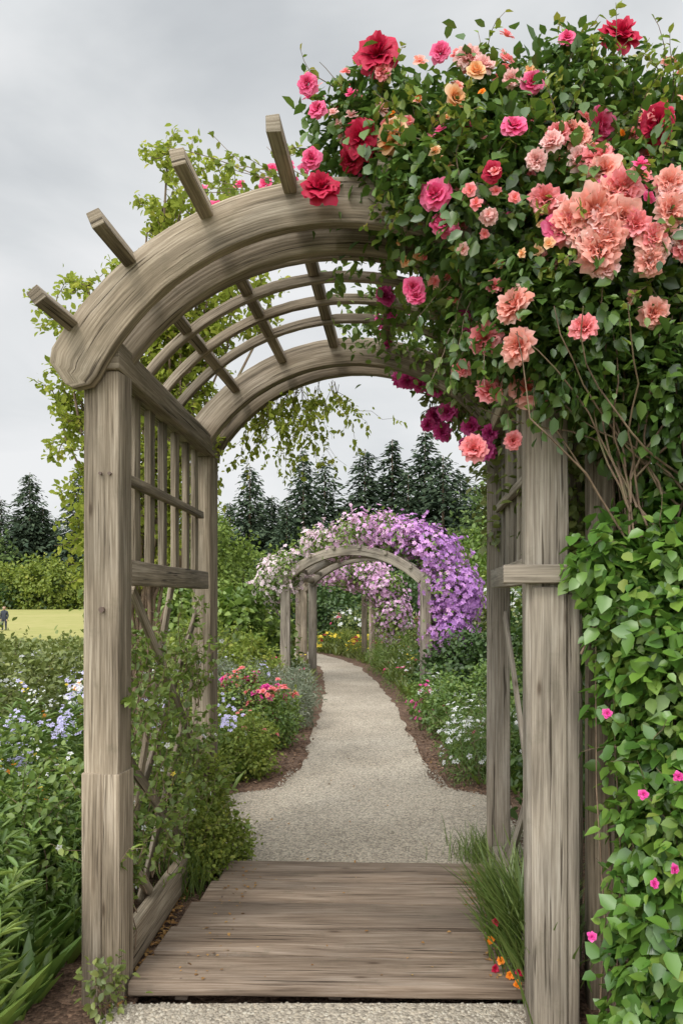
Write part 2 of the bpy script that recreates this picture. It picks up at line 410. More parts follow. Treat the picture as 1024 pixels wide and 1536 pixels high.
def runit(n): return nrm(rng.normal(size=(n, 3)))
def ell_pick(ells, n):
    E = np.array(ells, float)
    w = (E[:, 3] * E[:, 4] + E[:, 3] * E[:, 5] + E[:, 4] * E[:, 5]); w /= w.sum()
    return E[rng.choice(len(E), n, p=w)]
def blob(ells, n, per=22, cl=.06, inner=.25, keep=None, lumpy=.10):
    nc = max(4, n // per)
    E = ell_pick(ells, nc); d = runit(nc)
    lump = 1 + lumpy * np.sin(d[:, 0] * 5 + E[:, 0] * 7) * np.cos(d[:, 2] * 6 + E[:, 2] * 5)
    r = np.where(rng.random(nc) < inner, rng.random(nc) ** .5 * .85, .84 + .24 * rng.random(nc)) * lump
    c = E[:, :3] + E[:, 3:] * d * r[:, None]
    ow = nrm(d / E[:, 3:])
    idx = rng.integers(0, nc, n); off = rng.normal(0, 1, (n, 3)) * cl
    p = c[idx] + off
    o = nrm(ow[idx] * 1.0 + nrm(off) * .8)
    rn = np.clip(rng.random(nc)[idx] * .8 + rng.random(n) * .2, 0, 1)
    m = p[:, 2] > .005
    if keep is not None: m &= keep(p)
    return p[m], o[m], rn[m]
def leaf_axes(o, droop=.25):
    n = len(o)
    Y = nrm(o * .7 + runit(n) * .8 + np.array([0, 0, -droop]))
    Z = nrm(o * .6 + np.array([0, 0, .7]) + runit(n) * .55)
    return Y, Z

def tubes(name, polys, r, mat, parent):
    cu = bpy.data.curves.new(name, 'CURVE'); cu.dimensions = '3D'; cu.bevel_depth = 1.0; cu.bevel_resolution = 1; cu.use_fill_caps = True
    for k, pl in enumerate(polys):
        sp = cu.splines.new('POLY'); sp.points.add(len(pl) - 1)
        rr_ = r[k] if hasattr(r, '__len__') else r
        for i, p in enumerate(pl):
            sp.points[i].co = (p[0], p[1], p[2], 1); sp.points[i].radius = rr_ * (1 - .65 * i / max(1, len(pl) - 1))
    cu.materials.append(mat)
    o = bpy.data.objects.new(name, cu); COL.objects.link(o); adopt(o, parent)
    return o
def wander(p, d, L, n=8, grav=0., jit=.25):
    p = np.array(p, float); d = nrm(np.array(d, float)); out = [p.copy()]
    for i in range(n):
        d = nrm(d + rng.normal(0, jit, 3) + np.array([0, 0, grav])); p = p + d * L / n; out.append(p.copy())
    return np.array(out)
def sprigs(starts, dirs, L, grav, per=12, jit=.2):
    polys = [wander(s, d, L * (.6 + .8 * rng.random()), 7, grav, jit) for s, d in zip(starts, dirs)]
    P = []; D = []
    for pl in polys:
        for _ in range(per):
            t = (.15 + .85 * rng.random()) * (len(pl) - 1); i = min(int(t), len(pl) - 2)
            P.append(pl[i] + (pl[i + 1] - pl[i]) * (t - i)); D.append(pl[i + 1] - pl[i])
    P = np.array(P); D = nrm(np.array(D)); o = nrm(D * .6 + runit(len(P)))
    return polys, P, o

# leaf palettes
GN = (1.75, 1.5, 1.2)
G_ROSE = leaf_mat('rose_leaf', [(.020, .050, .012), (.036, .082, .016), (.062, .125, .022), (.12, .175, .03)], .28, .42, .05, gain=(1.7, 1.5, 1.25))
G_WALL = leaf_mat('broad_leaf', [(.022, .065, .013), (.055, .135, .022), (.09, .185, .03), (.16, .25, .05)], .28, .4, .05, isl=.35, gain=(1.5, 1.38, 1.15))
G_LIGHT = leaf_mat('light_leaf', [(.08, .12, .02), (.13, .18, .03), (.19, .24, .05), (.28, .28, .06)], .4, spec=.02, gain=(1.35, 1.3, 1.1))
G_AIRY = leaf_mat('airy_leaf', [(.13, .17, .03), (.20, .25, .045), (.28, .33, .07), (.38, .37, .08)], .55, spec=.0, gain=(1.35, 1.3, 1.1))
G_MID = leaf_mat('mid_leaf', [(.035, .075, .015), (.06, .12, .02), (.10, .17, .035), (.16, .22, .05)], .3, gain=GN)
G_DARK = leaf_mat('dark_leaf', [(.02, .05, .014), (.035, .075, .018), (.055, .10, .025)], .2, gain=(1.5, 1.35, 1.2))
G_OLIVE = leaf_mat('olive_leaf', [(.06, .08, .02), (.10, .13, .03), (.15, .175, .05), (.21, .22, .08)], .3, gain=(1.4, 1.4, 1.2))
G_GREY = leaf_mat('grey_leaf', [(.09, .12, .07), (.14, .17, .11), (.21, .23, .17)], .25, gain=(1.4, 1.35, 1.3))
G_HERB = leaf_mat('herb_leaf', [(.035, .085, .02), (.065, .135, .03), (.12, .19, .045)], .3, gain=(1.9, 1.55, 1.2))
G_FIR = leaf_mat('fir_needles', [(.040, .062, .042), (.065, .092, .056), (.10, .13, .075)], .1, .7, 0)
G_TREE = leaf_mat('far_leaf', [(.07, .11, .04), (.11, .16, .055), (.18, .22, .08)], .25, .7, 0, gain=(1.15, 1.15, 1.15))
G_GRASS = leaf_mat('grass_blade', [(.06, .11, .02), (.11, .17, .035), (.19, .24, .07)], .35, gain=(1.2, 1.15, 1.1))
def fl(name, cols, attr='t', isl=.2): return leaf_mat(name, cols, .3, .55, .02, attr, isl)
F_CRIM = fl('crimson_petal', [(.22, .002, .02), (.48, .008, .045), (.68, .03, .10)])
F_PINK = fl('pink_petal', [(.55, .015, .10), (.82, .08, .24), (.88, .28, .44)])
F_SALM = fl('salmon_petal', [(.86, .28, .08), (.90, .31, .21), (.89, .42, .35), (.90, .60, .52)])
F_CORAL = fl('coral_petal', [(.82, .20, .06), (.86, .20, .17), (.87, .28, .30), (.89, .47, .46)])
F_PALE = fl('pale_pink_petal', [(.86, .28, .18), (.88, .46, .43), (.90, .68, .64)])
F_PEACH = fl('peach_petal', [(.86, .32, .07), (.90, .48, .22), (.90, .68, .48)])
F_ORAN = fl('orange_petal', [(.85, .30, .02), (.88, .22, .01)])
F_MAG = fl('magenta_petal', [(.50, .02, .22), (.74, .05, .32), (.82, .18, .46)])
F_WHITE = fl('white_petal', [(.6, .6, .35), (.78, .78, .80), (.85, .85, .87)])
F_LILAC = fl('lilac_petal', [(.46, .42, .68), (.58, .54, .82), (.74, .72, .88)])
F_VINE = fl('vine_petal', [(.85, .76, .72), (.82, .60, .70), (.76, .42, .68), (.62, .30, .66), (.46, .21, .58)], 'rnd', .25)
F_YEL = fl('yellow_petal', [(.85, .6, .02), (.88, .7, .1)])
CANE, nt = mat_new('cane_bark'); p = N(nt, 'ShaderNodeBsdfPrincipled'); o_ = N(nt, 'ShaderNodeOutputMaterial'); nt.links.new(p.outputs[0], o_.inputs[0]); p.inputs['Roughness'].default_value = .7
nz = N(nt, 'ShaderNodeTexNoise'); nz.inputs['Scale'].default_value = 14; nz.inputs['Detail'].default_value = 6; tcc = N(nt, 'ShaderNodeTexCoord'); nt.links.new(tcc.outputs['Object'], nz.inputs['Vector'])
rr = ramp(nt, [(.35, (.10, .065, .04)), (.55, (.21, .14, .09)), (.7, (.18, .17, .08))]); nt.links.new(nz.outputs[0], rr.inputs[0]); nt.links.new(rr.outputs[0], p.inputs['Base Color'])

def flowers_on(name, ells, n, size, mat, parent, tmpl=FLOWER, up=.6, keep=None, per=5, cl=.04, top=False):
    pp, oo, _ = blob(ells, n, per, cl, 0, keep)
    if top:
        m = oo[:, 2] > .0; pp, oo = pp[m], oo[m]
    pp = pp + oo * .03
    Zn = nrm(oo + np.array([0, -.3, up]) + runit(len(oo)) * .4)
    Yn = runit(len(oo)); Yn = Yn - Zn * (Yn * Zn).sum(1, keepdims=True)
    return scatter(name, tmpl, pp, Yn, Zn, size * (.7 + .6 * rng.random(len(pp))), mat, parent)

def shrub(name, ells, n, size, mat, tmpl=OVAL, per=22, cl=.06, inner=.25, flowers=(), keep=None, stems=10, droop=.2, shoots=0, shootL=.25, lumpy=.1):
    e0 = ells[0]; par = empty(name, (e0[0], e0[1], 0))
    pp, oo, rn = blob(ells, n, per, cl, inner, keep, lumpy)
    Y, Z = leaf_axes(oo, droop)
    scatter('leaves', tmpl, pp, Y, Z, size * (.6 + .8 * rng.random(len(pp))), mat, par, rn)
    pl = []
    for i in range(stems):
        e = ells[rng.integers(len(ells))]; d = runit(1)[0]; tgt = np.array(e[:3]) + np.array(e[3:]) * d * .8
        tgt[2] = max(tgt[2], .1)
        b = np.array([e[0] + rng.normal(0, e[3] * .25), e[1] + rng.normal(0, e[4] * .25), -.02])
        mid = (b + tgt) / 2 + rng.normal(0, .08 * e[3], 3)
        pl.append([b, (b + mid) / 2 + rng.normal(0, .02, 3), mid, (mid + tgt) / 2 + rng.normal(0, .02, 3), tgt])
    if pl: tubes('stems', pl, max(.004, .012 * e0[5]), CANE, par)
    if shoots:
        s, o, _ = blob(ells, shoots, 1, .01, 0, keep)
        po, P, oo = sprigs(s - o * .05, o + np.array([0, 0, .6]), shootL, 0, 12)
        Y, Z = leaf_axes(oo, 0)
        tubes('shoots', po, .0022, CANE, par)
        scatter('shoot_leaves', tmpl, P, Y, Z, size * (.5 + .5 * rng.random(len(P))), mat, par)
    for i, (fn, fs, fm, *rest) in enumerate(flowers):
        flowers_on('flowers_%d' % i, ells, fn, fs, fm, par, keep=keep, tmpl=(rest[0] if rest else FLOWER), top=True)
    return par

# ================================================================== CLIMBING ROSE
RE = [(.03, 2.78, 3.24, .23, .22, .22), (.30, 2.85, 3.26, .32, .32, .24), (.68, 2.82, 3.25, .34, .34, .27), (1.06, 2.8, 3.10, .36, .36, .33), (1.45, 2.9, 2.98, .4, .4, .38),
      (.45, 2.58, 2.90, .34, .28, .27), (.84, 2.5, 2.68, .36, .28, .34), (.20, 2.72, 3.04, .24, .20, .19), (.50, 2.58, 2.54, .16, .17, .20), (1.15, 2.55, 2.53, .32, .30, .40),
      (.66, 2.45, 2.42, .22, .2, .2), (.95, 2.5, 2.25, .25, .25, .2), (.7, 3.4, 3.0, .35, .55, .27), (1.2, 3.5, 2.8, .5, .6, .45)]
def keep_rose(p):
    c = fr.A(.5, .3)
    inside = ((p[:, 0] - c[0]) ** 2 + (p[:, 2] - CZ) ** 2 < 1.07 ** 2) & (p[:, 1] > 2.78)
    return ~inside & ~((p[:, 0] < .56) & (p[:, 2] < 2.33))
rose = empty('climbing_rose', (.9, 2.9, 0))
pp, oo, rn = blob(RE, 54000, 26, .05, .3, keep_rose, .16)
Y, Z = leaf_axes(oo, .35)
scatter('leaves', OVAL, pp, Y, Z, .046 * (.5 + .9 * rng.random(len(pp))), G_ROSE, rose, rn)
n = 10000
uu = rng.random(n); aa = np.radians(90 - 64 * uu ** .8); vv = rng.random(n) * 1.15 - .02
cl = rng.normal(0, .035, n); P = np.array([fr.arc(v, a, 1.20 + c, CZ, 0) for v, a, c in zip(vv, aa, cl)])
P += rng.normal(0, .02, P.shape)
P[:, 2] -= (rng.random(n) < .25) * rng.random(n) * .16
dens = np.sin(P[:, 0] * 9 + P[:, 1] * 7) + np.sin(P[:, 1] * 13 - P[:, 0] * 5) + 2.2 * (1 - (aa / 1.53))
P = P[dens > .1]; Y, Z = leaf_axes(runit(len(P)), .4)
scatter('roof_leaves', OVAL, P, Y, Z, .045 * (.6 + .7 * rng.random(len(P))), G_MID, rose)
FE = [(.95, 3.3, 2.1, .22, .5, .5), (.9, 4.2, 2.3, .28, .4, .55), (.55, 4.35, 2.75, .25, .2, .2)]
pp, oo, rn = blob(FE, 9000, 22, .06, .4, lambda p: p[:, 0] > .30)
Y, Z = leaf_axes(oo, .3)
scatter('flank_leaves', OVAL, pp, Y, Z, .05 * (.6 + .7 * rng.random(len(pp))), G_OLIVE, rose, rn)
YOUNG = leaf_mat('young_leaf', [(.07, .13, .02), (.15, .21, .03), (.27, .24, .05)], .35, gain=(1.4, 1.35, 1.1))
s, o, _ = blob(RE[:8], 620, 1, .01, 0, keep_rose)
m = (o[:, 2] > -.1) | (o[:, 0] < -.3); s, o = s[m], o[m]
po, P, o2 = sprigs(s - o * .06, o + np.array([0, 0, .5]), .20, -.05, 16)
tubes('shoots', po, .0025, CANE, rose)
Y, Z = leaf_axes(o2, .1)
scatter('shoot_leaves', OVAL, P, Y, Z, .032 * (.6 + .7 * rng.random(len(P))), YOUNG, rose)
st = np.array([(x, 2.5 + .1 * rng.random(), z) for x, z in zip(rng.uniform(.25, .75, 40), rng.uniform(2.35, 2.75, 40))])
po, P, o2 = sprigs(st, np.tile([-.3, -.2, -.6], (40, 1)), .26, -.25, 12)
tubes('hanging_shoots', po, .002, CANE, rose)
Y, Z = leaf_axes(o2, .6)
scatter('hanging_leaves', OVAL, P, Y, Z, .042 * (.6 + .7 * rng.random(len(P))), G_ROSE, rose)
pl = []
for i in range(60):
    b = np.array([max(.88, .98 + rng.normal(0, .10)), max(2.68, 2.85 + rng.normal(0, .12)), 0.])
    t = np.array([rng.uniform(.75, 1.4), rng.uniform(2.45, 3.0), rng.uniform(2.4, 3.1)])
    q = [b + (t - b) * k + np.array([.08 + .06 * math.sin(k * 5 + i), .05 * math.cos(k * 4 + i), 0]) * math.sin(math.pi * k) for k in np.linspace(0, 1, 12)]
    pl.append(q)
tubes('canes', pl, [.004 + .009 * rng.random() ** 2 for _ in pl], CANE, rose)
pl = [wander((.84 + .35 * rng.random(), 2.45, 1.7 + .3 * rng.random()), (rng.normal(0, .6), -.05, 1), .8, 9, .02, .18) for _ in range(30)]
tubes('side_canes', pl, .0045, CANE, rose)
tubes('loose_canes', [wander((.56, 2.59, 2.28), (.5, -.05, -.8), .5, 6, 0, .06), wander((.9, 2.5, 1.75), (.8, -.1, .35), .6, 6, 0, .1), wander((.72, 2.55, 1.35), (.4, 0, .7), .5, 6, 0, .1), wander((1.0, 2.42, 1.2), (-.15, 0, -1), .5, 6, 0, .1)], .005, CANE, rose)

EA = np.array(RE)
def on_surface(x, z, yref=2.4):
    """slide a bloom given at (x, yref, z) along its line from the viewing spot until it rests on the foliage"""
    d = nrm(np.array([x, yref, z - 1.55])); o0 = np.array([0, 0, 1.55])
    best = None
    for e in EA:
        oc = (o0 - e[:3]) / (e[3:] * 1.0); dd = d / (e[3:] * 1.0)
        A_, B_, C_ = dd @ dd, 2 * oc @ dd, oc @ oc - 1
        D_ = B_ * B_ - 4 * A_ * C_
        if D_ > 0:
            t = (-B_ - math.sqrt(D_)) / (2 * A_)
            if best is None or t < best[0]:
                best = (t, nrm((o0 + d * t - e[:3]) / e[3:] ** 2))
    if best is None: return o0 + d * (2.62 / d[1]), np.array([0, -1., .2])
    return o0 + d * best[0], best[1]
K = 2.4 / 1100
B = {
 'crimson': (F_CRIM, ROSE_A, [(8, 795, 66), (361, 821, 62), (-15, 675, 54), (-78, 597, 56), (421, 693, 58), (-30, 647, 38), (176, 623, 30)]),
 'pink': (F_PINK, ROSE_A, [(93, 590, 48), (105, 545, 42), (328, 692, 54), (58, 455, 32), (233, 755, 34), (-90, 645, 30), (205, 687, 38), (62, 440, 28), (-95, 755, 30), (-80, 715, 28), (270, 540, 48), (100, 800, 30), (285, 820, 26)]),
 'coral': (F_CORAL, ROSE_B, [(365, 597, 60), (330, 640, 54), (252, 583, 48), (383, 545, 48), (165, 380, 52), (143, 455, 50), (309, 393, 44), (148, 215, 46), (270, 680, 36), (180, 455, 26), (410, 525, 46), (455, 510, 46), (130, 335, 30), (205, 230, 30), (170, 300, 46), (285, 540, 54), (12, 770, 30)]),
 'salmon': (F_SALM, ROSE_B, [(325, 565, 84), (292, 550, 64), (330, 508, 76), (310, 515, 60), (432, 565, 54), (435, 603, 52), (405, 495, 50), (212, 425, 62), (218, 368, 58), (300, 672, 46), (350, 590, 58), (345, 530, 62), (290, 680, 42), (320, 660, 50), (408, 418, 48)]),
 'salmon_open': (F_SALM, ROSE_A, [(226, 305, 62), (365, 560, 54), (408, 520, 50), (340, 625, 50)]),
 'pale': (F_PALE, ROSE_B, [(140, 790, 42), (160, 778, 36), (306, 535, 50), (336, 545, 56), (412, 510, 46), (300, 640, 44), (264, 665, 38), (240, 640, 34), (205, 760, 30), (436, 585, 44), (450, 520, 40), (170, 560, 28), (340, 480, 40)]),
 'peach': (F_PEACH, ROSE_C, [(33, 673, 56), (116, 733, 36), (150, 770, 30)]),
}
for cn, (mt, tm, lst) in B.items():
    P = []; Zn = []; S = []
    for (dx, dz, px) in lst:
        p, nn = on_surface(dx * K, 1.55 + dz * K)
        dist = p[1]
        nn = nrm(nn * .7 + np.array([0, -.75, .15]) + rng.normal(0, .3, 3))
        P.append(p + nn * .012 + np.array([0, -.04, 0])); Zn.append(nn); S.append(px / 1100 * dist * 1.14)
    Zn = np.array(Zn); P = np.array(P); Yn = runit(len(P)); Yn -= Zn * (Yn * Zn).sum(1, keepdims=True)
    scatter('blooms_' + cn, tm, P, Yn, Zn, np.array(S), mt, rose, smooth=True)
for k, (mt, n, sz, ells) in enumerate([(F_PINK, 90, .048, RE[:8]), (F_CORAL, 130, .05, RE[:8]), (F_CRIM, 10, .045, RE[:9]), (F_SALM, 140, .05, RE[:10]), (F_PEACH, 110, .035, RE[:8]), (F_MAG, 14, .05, [(.3, 3.9, 2.9, .3, .3, .1)]), (F_ORAN, 90, .026, RE[:6]), (F_PALE, 120, .045, RE[:8])]):
    P, o, _ = blob(ells, n, 3, .04, 0, keep_rose if k != 5 else None, .0)
    Zn = nrm(o + np.array([0, -.5, .4]) + runit(len(P)) * .3); Yn = runit(len(P)); Yn -= Zn * (Yn * Zn).sum(1, keepdims=True)
    scatter('small_blooms_%d' % k, ROSE_S, P + o * .02, Yn, Zn, sz * (.7 + .7 * rng.random(len(P))), mt, rose, smooth=True)
P = np.array([(.36, 4.35, 2.62), (.32, 4.3, 2.56), (.40, 4.32, 2.52), (.55, 4.1, 2.5), (.20, 4.3, 2.82), (.28, 4.3, 2.79), (.15, 4.35, 2.84), (.36, 4.2, 2.74), (.05, 3.2, 2.86), (.5, 3.9, 2.35), (.43, 4.25, 2.62), (.62, 3.9, 2.42), (.38, 3.1, 2.72), (.44, 3.15, 2.66), (.58, 3.8, 2.3)])
Zn = nrm(runit(len(P)) * .5 + np.array([0, -1, 0])); Yn = np.cross(Zn, runit(len(P)))
scatter('far_blooms', ROSE_B, P, Yn, Zn, .10 + .05 * rng.random(len(P)), F_MAG, rose, smooth=True)
P = np.array([(-.80, 3.55, 3.48), (-.62, 3.4, 3.45), (-.52, 3.5, 3.5), (-.55, 3.3, 3.36), (-.45, 3.2, 3.42), (-.38, 3.3, 3.38), (-.3, 3.1, 3.36), (-.42, 3.4, 3.55), (-.35, 3.1, 3.28), (-.75, 3.6, 3.44)]) + rng.normal(0, .02, (10, 3))
Zn = nrm(runit(len(P)) * .5 + np.array([0, -1, .2])); Yn = np.cross(Zn, runit(len(P)))
scatter('roof_blooms', ROSE_S, P, Yn, Zn, .055 + .04 * rng.random(len(P)), F_PINK, rose, smooth=True)
po, PP, o2 = sprigs(np.array([(-.1, 3.0, 3.2)] * 12), np.array([(-1, .3, .2)] * 12), .6, -.0, 20, .12)
tubes('roof_shoots', po, .003, CANE, rose); Y, Z = leaf_axes(o2, .1)
scatter('roof_shoot_leaves', OVAL, PP, Y, Z, .035, G_LIGHT, rose)

# ================================================================== BROAD-LEAVED CLIMBER (right wall)
WE = [(1.0, 2.55, 1.58, .24, .22, .24), (1.12, 2.45, 1.22, .28, .24, .38), (1.1, 2.38, .85, .26, .22, .36), (1.0, 2.3, .45, .20, .2, .30), (.98, 2.25, .12, .24, .2, .22), (.78, 2.52, 1.70, .09, .05, .09), (.92, 2.48, 1.45, .14, .12, .2), (1.3, 2.6, 1.9, .28, .3, .35)]
wv = shrub('climbing_vine', WE, 15500, .054, G_WALL, ROUND, 11, .042, .4, stems=26, droop=.5, shoots=150, shootL=.24, keep=lambda p: (p[:, 0] > .60) & ~((p[:, 0] < .76) & (p[:, 1] > 2.6)), lumpy=.22)
pp, oo, rn = blob(WE, 5000, 14, .06, .5, lambda p: p[:, 0] > .78); Y, Z = leaf_axes(oo, .6)
scatter('narrow_leaves', OVAL, pp, Y, Z, .045 * (.5 + .9 * rng.random(len(pp))), G_MID, wv, rn)
P = np.array([(.88, 2.12, 1.03), (.79, 2.15, .97), (.86, 2.1, .77), (.81, 2.12, .72), (.66, 2.22, .52), (.70, 2.2, 1.2)]); Zn = nrm(np.array([[0, -1, .3]] * 6) + runit(6) * .4)
scatter('flowers', ROSE_S, P, np.cross(Zn, runit(6)), Zn, .034, F_MAG, wv)
shrub('hedge', [(1.7, 3.6, 1.3, .55, .9, 1.4), (1.35, 4.6, 1.2, .38, .7, 1.5), (1.5, 3.2, 2.3, .5, .5, .7), (1.9, 5.6, 1.3, .6, .8, 1.6)], 16000, .065, G_ROSE, OVAL, 22, .08, .2, stems=16)

tv = empty('trellis_vine', (-1.0, 3.5, 0))
n = 150
st = np.array([fr.P(0, rng.uniform(.1, .95), rng.uniform(.1, 1.25), -.05 + rng.normal(0, .03)) for _ in range(n)])
po, P, o2 = sprigs(st, np.tile([0, 0, 1.], (n, 1)), .40, .02, 26, .3)
tubes('stems', po, .0025, CANE, tv); Y, Z = leaf_axes(o2, .2)
scatter('leaves', OVAL, P, Y, Z, .036 * (.6 + .7 * rng.random(len(P))), leaf_mat('vine_leaf', [(.05, .09, .02), (.09, .14, .03), (.15, .20, .05)], .35, gain=(1.8, 1.65, 1.2)), tv)
P2 = P[rng.choice(len(P), 60)]; Zn = nrm(runit(60) + np.array([1, -.5, .3])); scatter('flowers', FLOWER, P2, np.cross(Zn, runit(60)), Zn, .03, F_WHITE, tv)

# ================================================================== YOUNG TREE behind the arbor
tree = empty('young_tree', (-1.75, 5.4, 0))
base = np.array([-1.75, 5.4, 0.]); polys = []; rad = []; LP = []; LO = []
tips = [(-1.3, 4.5), (-1.05, 4.55), (-1.5, 4.3), (-1.2, 4.1), (-1.75, 3.95), (-2.0, 3.75), (-2.25, 3.6), (-.9, 4.25), (-2.3, 3.0), (-2.1, 2.8), (-1.0, 3.7), (-.7, 3.75), (-1.5, 3.6), (-1.9, 3.25), (-1.4, 4.6), (-1.65, 4.2), (-1.15, 4.35), (-1.6, 3.85), (-1.35, 3.4), (-2.15, 3.35), (-1.0, 4.4), (-1.3, 4.2)]
for i, (tx, tz) in enumerate(tips):
    t = np.array([tx, rng.uniform(5.0, 5.6), tz])
    ks = np.linspace(0, 1, 12)
    q = [base + (t - base) * np.array([k ** 1.6, k ** 1.6, k]) + rng.normal(0, .025, 3) * (k > 0) for k in ks]
    polys.append(q); rad.append(.02)
    for j in range(6, 12):
        for _ in range(5):
            d = runit(1)[0] + np.array([0, 0, .2]); L = .44 - .02 * j
            w = wander(q[j], d, L, 6, .0, .25); polys.append(w); rad.append(.004)
            m_ = 32
            tt_ = rng.random(m_) ** .7 * (len(w) - 1); ii = np.minimum(tt_.astype(int), len(w) - 2)
            LP.append(w[ii] + (w[ii + 1] - w[ii]) * (tt_ - ii)[:, None]); LO.append(nrm(runit(m_)))
tubes('branches', polys, rad, CANE, tree)
LP = np.concatenate(LP); LP += rng.normal(0, .025, LP.shape); LO = np.concatenate(LO)
Y, Z = leaf_axes(LO, .2)
scatter('leaves', OVAL, LP, Y, Z, .048 * (.55 + .8 * rng.random(len(LP))), G_AIRY, tree)
hv = empty('hanging_vine', (-.6, 4.6, 0))
n = 46; xs = np.concatenate([rng.uniform(-.75, -.2, 34), rng.uniform(-1.0, -.1, 12)])
st = np.array([(x, 4.5 + .15 * rng.random(), CZ + math.sqrt(max(.1, 1.18 ** 2 - (x + .16) ** 2)) - .12) for x in xs])
po, P, o2 = sprigs(st, np.tile([.0, .1, -1.], (n, 1)), .46, -.1, 28, .42)
tubes('stems', po, .002, CANE, hv); Y, Z = leaf_axes(o2, .5)
P = P + rng.normal(0, .012, P.shape)
scatter('leaves', OVAL, P, Y, Z, .038 * (.5 + .9 * rng.random(len(P))), G_AIRY, hv)

# ================================================================== BORDER PLANTS
np_ = lambda m=.02: (lambda p: ~on_path(p[:, 0], p[:, 1], m) | (p[:, 2] > .25))
herb = empty('tall_perennials', (-1.8, 3.5, 0))
LPs = []; LY = []; LZ = []; SZ = []; st = []; RN = []
for i in range(400):
    x = -rng.uniform(1.2, 3.3); y = rng.uniform(2.2, 6.0)
    if y < 2.9 and x > -1.28: continue
    h = rng.uniform(.45, .82) + .12 * math.sin(x * 4 + y * 3) - (.25 if y < 2.8 else 0)
    w = wander((x, y, 0), (rng.normal(0, .12), rng.normal(0, .12), 1), h, 9, .03, .07); st.append(w)
    m_ = 40; tt_ = (.12 + .88 * rng.random(m_) ** .7) * 8.99; ii = tt_.astype(int)
    a = rng.random(m_) * 6.283; dd = np.stack([np.cos(a), np.sin(a), .35 + .4 * rng.random(m_)], 1)
    kk = .5 + .5 * math.sin(x * 3.1) * math.cos(y * 2.7)
    LPs.append(w[ii] + (w[ii + 1] - w[ii]) * (tt_ - ii)[:, None]); LY.append(dd); LZ.append(np.tile([0, 0, 1.], (m_, 1)) + rng.normal(0, .2, (m_, 3))); SZ.append((.035 + .045 * kk) + .045 * rng.random(m_)); RN.append(np.full(m_, .8 * kk + .2 * rng.random()))
tubes('stems', st, .003, G_HERB, herb)
scatter('leaves', LANCE, np.concatenate(LPs), np.concatenate(LY), np.concatenate(LZ), np.concatenate(SZ), G_HERB, herb, np.concatenate(RN))
tops = np.array([w[-1] for w in st])
def posy(name, mask, nclump, per, spread, sz, mat, up=.06):
    f_ = tops[mask]; P = f_[rng.choice(len(f_), nclump)] + np.array([0, 0, up]); P = np.repeat(P, per, 0) + rng.normal(0, spread, (nclump * per, 3)); n = len(P)
    Zn = nrm(runit(n) * .5 + np.array([0, -.5, .8])); scatter(name, FLOWER, P, np.cross(Zn, runit(n)), Zn, sz * (.8 + .5 * rng.random(n)), mat, herb)
posy('lilac_flowers', tops[:, 1] > 4.4, 75, 10, .045, .036, F_LILAC)
posy('white_flowers', tops[:, 1] > 4.0, 40, 7, .04, .032, F_WHITE)
posy('orange_flowers', tops[:, 1] > 2.8, 16, 2, .02, .042, F_ORAN, .03)
posy('yellow_flowers', tops[:, 1] > 3.6, 18, 4, .03, .026, F_YEL, .03)
shrub('leafy_perennial', [(-1.55, 3.55, .42, .22, .35, .28), (-2.25, 4.3, .5, .4, .45, .3), (-1.9, 3.0, .28, .25, .25, .26), (-1.5, 4.8, .5, .2, .4, .3)], 6500, .038, G_MID, OVAL, 18, .05, .2, [(40, .03, F_YEL), (30, .035, F_WHITE)], shoots=90, shootL=.2)

shrub('white_flower_bush', [(-3.9, 7.0, .55, .9, .8, .64), (-3.1, 7.6, .5, .7, .7, .58), (-4.9, 7.8, .5, .9, .8, .64), (-2.4, 8.2, .4, .6, .6, .5)], 16000, .055, G_OLIVE, OVAL, 20, .07, .25, [(420, .055, F_WHITE), (90, .05, F_YEL)], shoots=80, stems=12)
shrub('boxwood_shrub', [(-.95, 4.05, .17, .13, .17, .19), (-1.0, 4.35, .32, .12, .18, .30), (-.84, 4.28, .1, .1, .15, .15)], 9000, .024, G_LIGHT, OVAL, 18, .03, .25, shoots=90, shootL=.14, stems=8)
shrub('corner_sprig', [(-1.0, 2.72, .10, .06, .05, .11)], 160, .03, G_OLIVE, OVAL, 10, .03, .3, stems=5)
shrub('border_shrub', [(-1.12, 6.45, .2, .26, .3, .26), (-1.5, 6.6, .25, .3, .3, .28)], 6200, .034, G_LIGHT, OVAL, 18, .045, .2, [(34, .05, F_CORAL)], keep=np_(), shoots=40, shootL=.12)
shrub('pink_flower_shrub', [(-1.05, 7.6, .3, .26, .3, .28), (-1.35, 7.9, .38, .28, .3, .34)], 5600, .036, G_MID, OVAL, 18, .05, .2, [(150, .08, F_MAG, ROSE_S), (60, .075, F_CORAL, ROSE_S)], keep=np_(), shoots=30)
shrub('grey_mound_shrub', [(-.92, 8.7, .3, .24, .35, .33), (-1.05, 9.6, .3, .26, .4, .30)], 6200, .045, G_GREY, LANCE, 18, .05, .2, keep=np_(), shoots=60, shootL=.2)
shrub('lavender_mound', [(-1.8, 8.8, .35, .3, .35, .34), (-2.1, 9.3, .4, .4, .4, .4), (-1.5, 9.4, .35, .25, .3, .32)], 6500, .05, G_GREY, LANCE, 18, .05, .2, [(260, .04, F_LILAC)], shoots=60)
shrub('yellow_green_shrub', [(-1.9, 10.6, .5, .45, .5, .5), (-2.6, 10.9, .6, .5, .5, .55), (-2.1, 9.8, .45, .4, .4, .42), (-2.7, 9.6, .5, .45, .4, .45), (-2.0, 7.6, .3, .5, .45, .35), (-2.6, 8.3, .4, .5, .45, .42)], 14000, .055, G_LIGHT, OVAL, 20, .07, .2, stems=10, shoots=50)
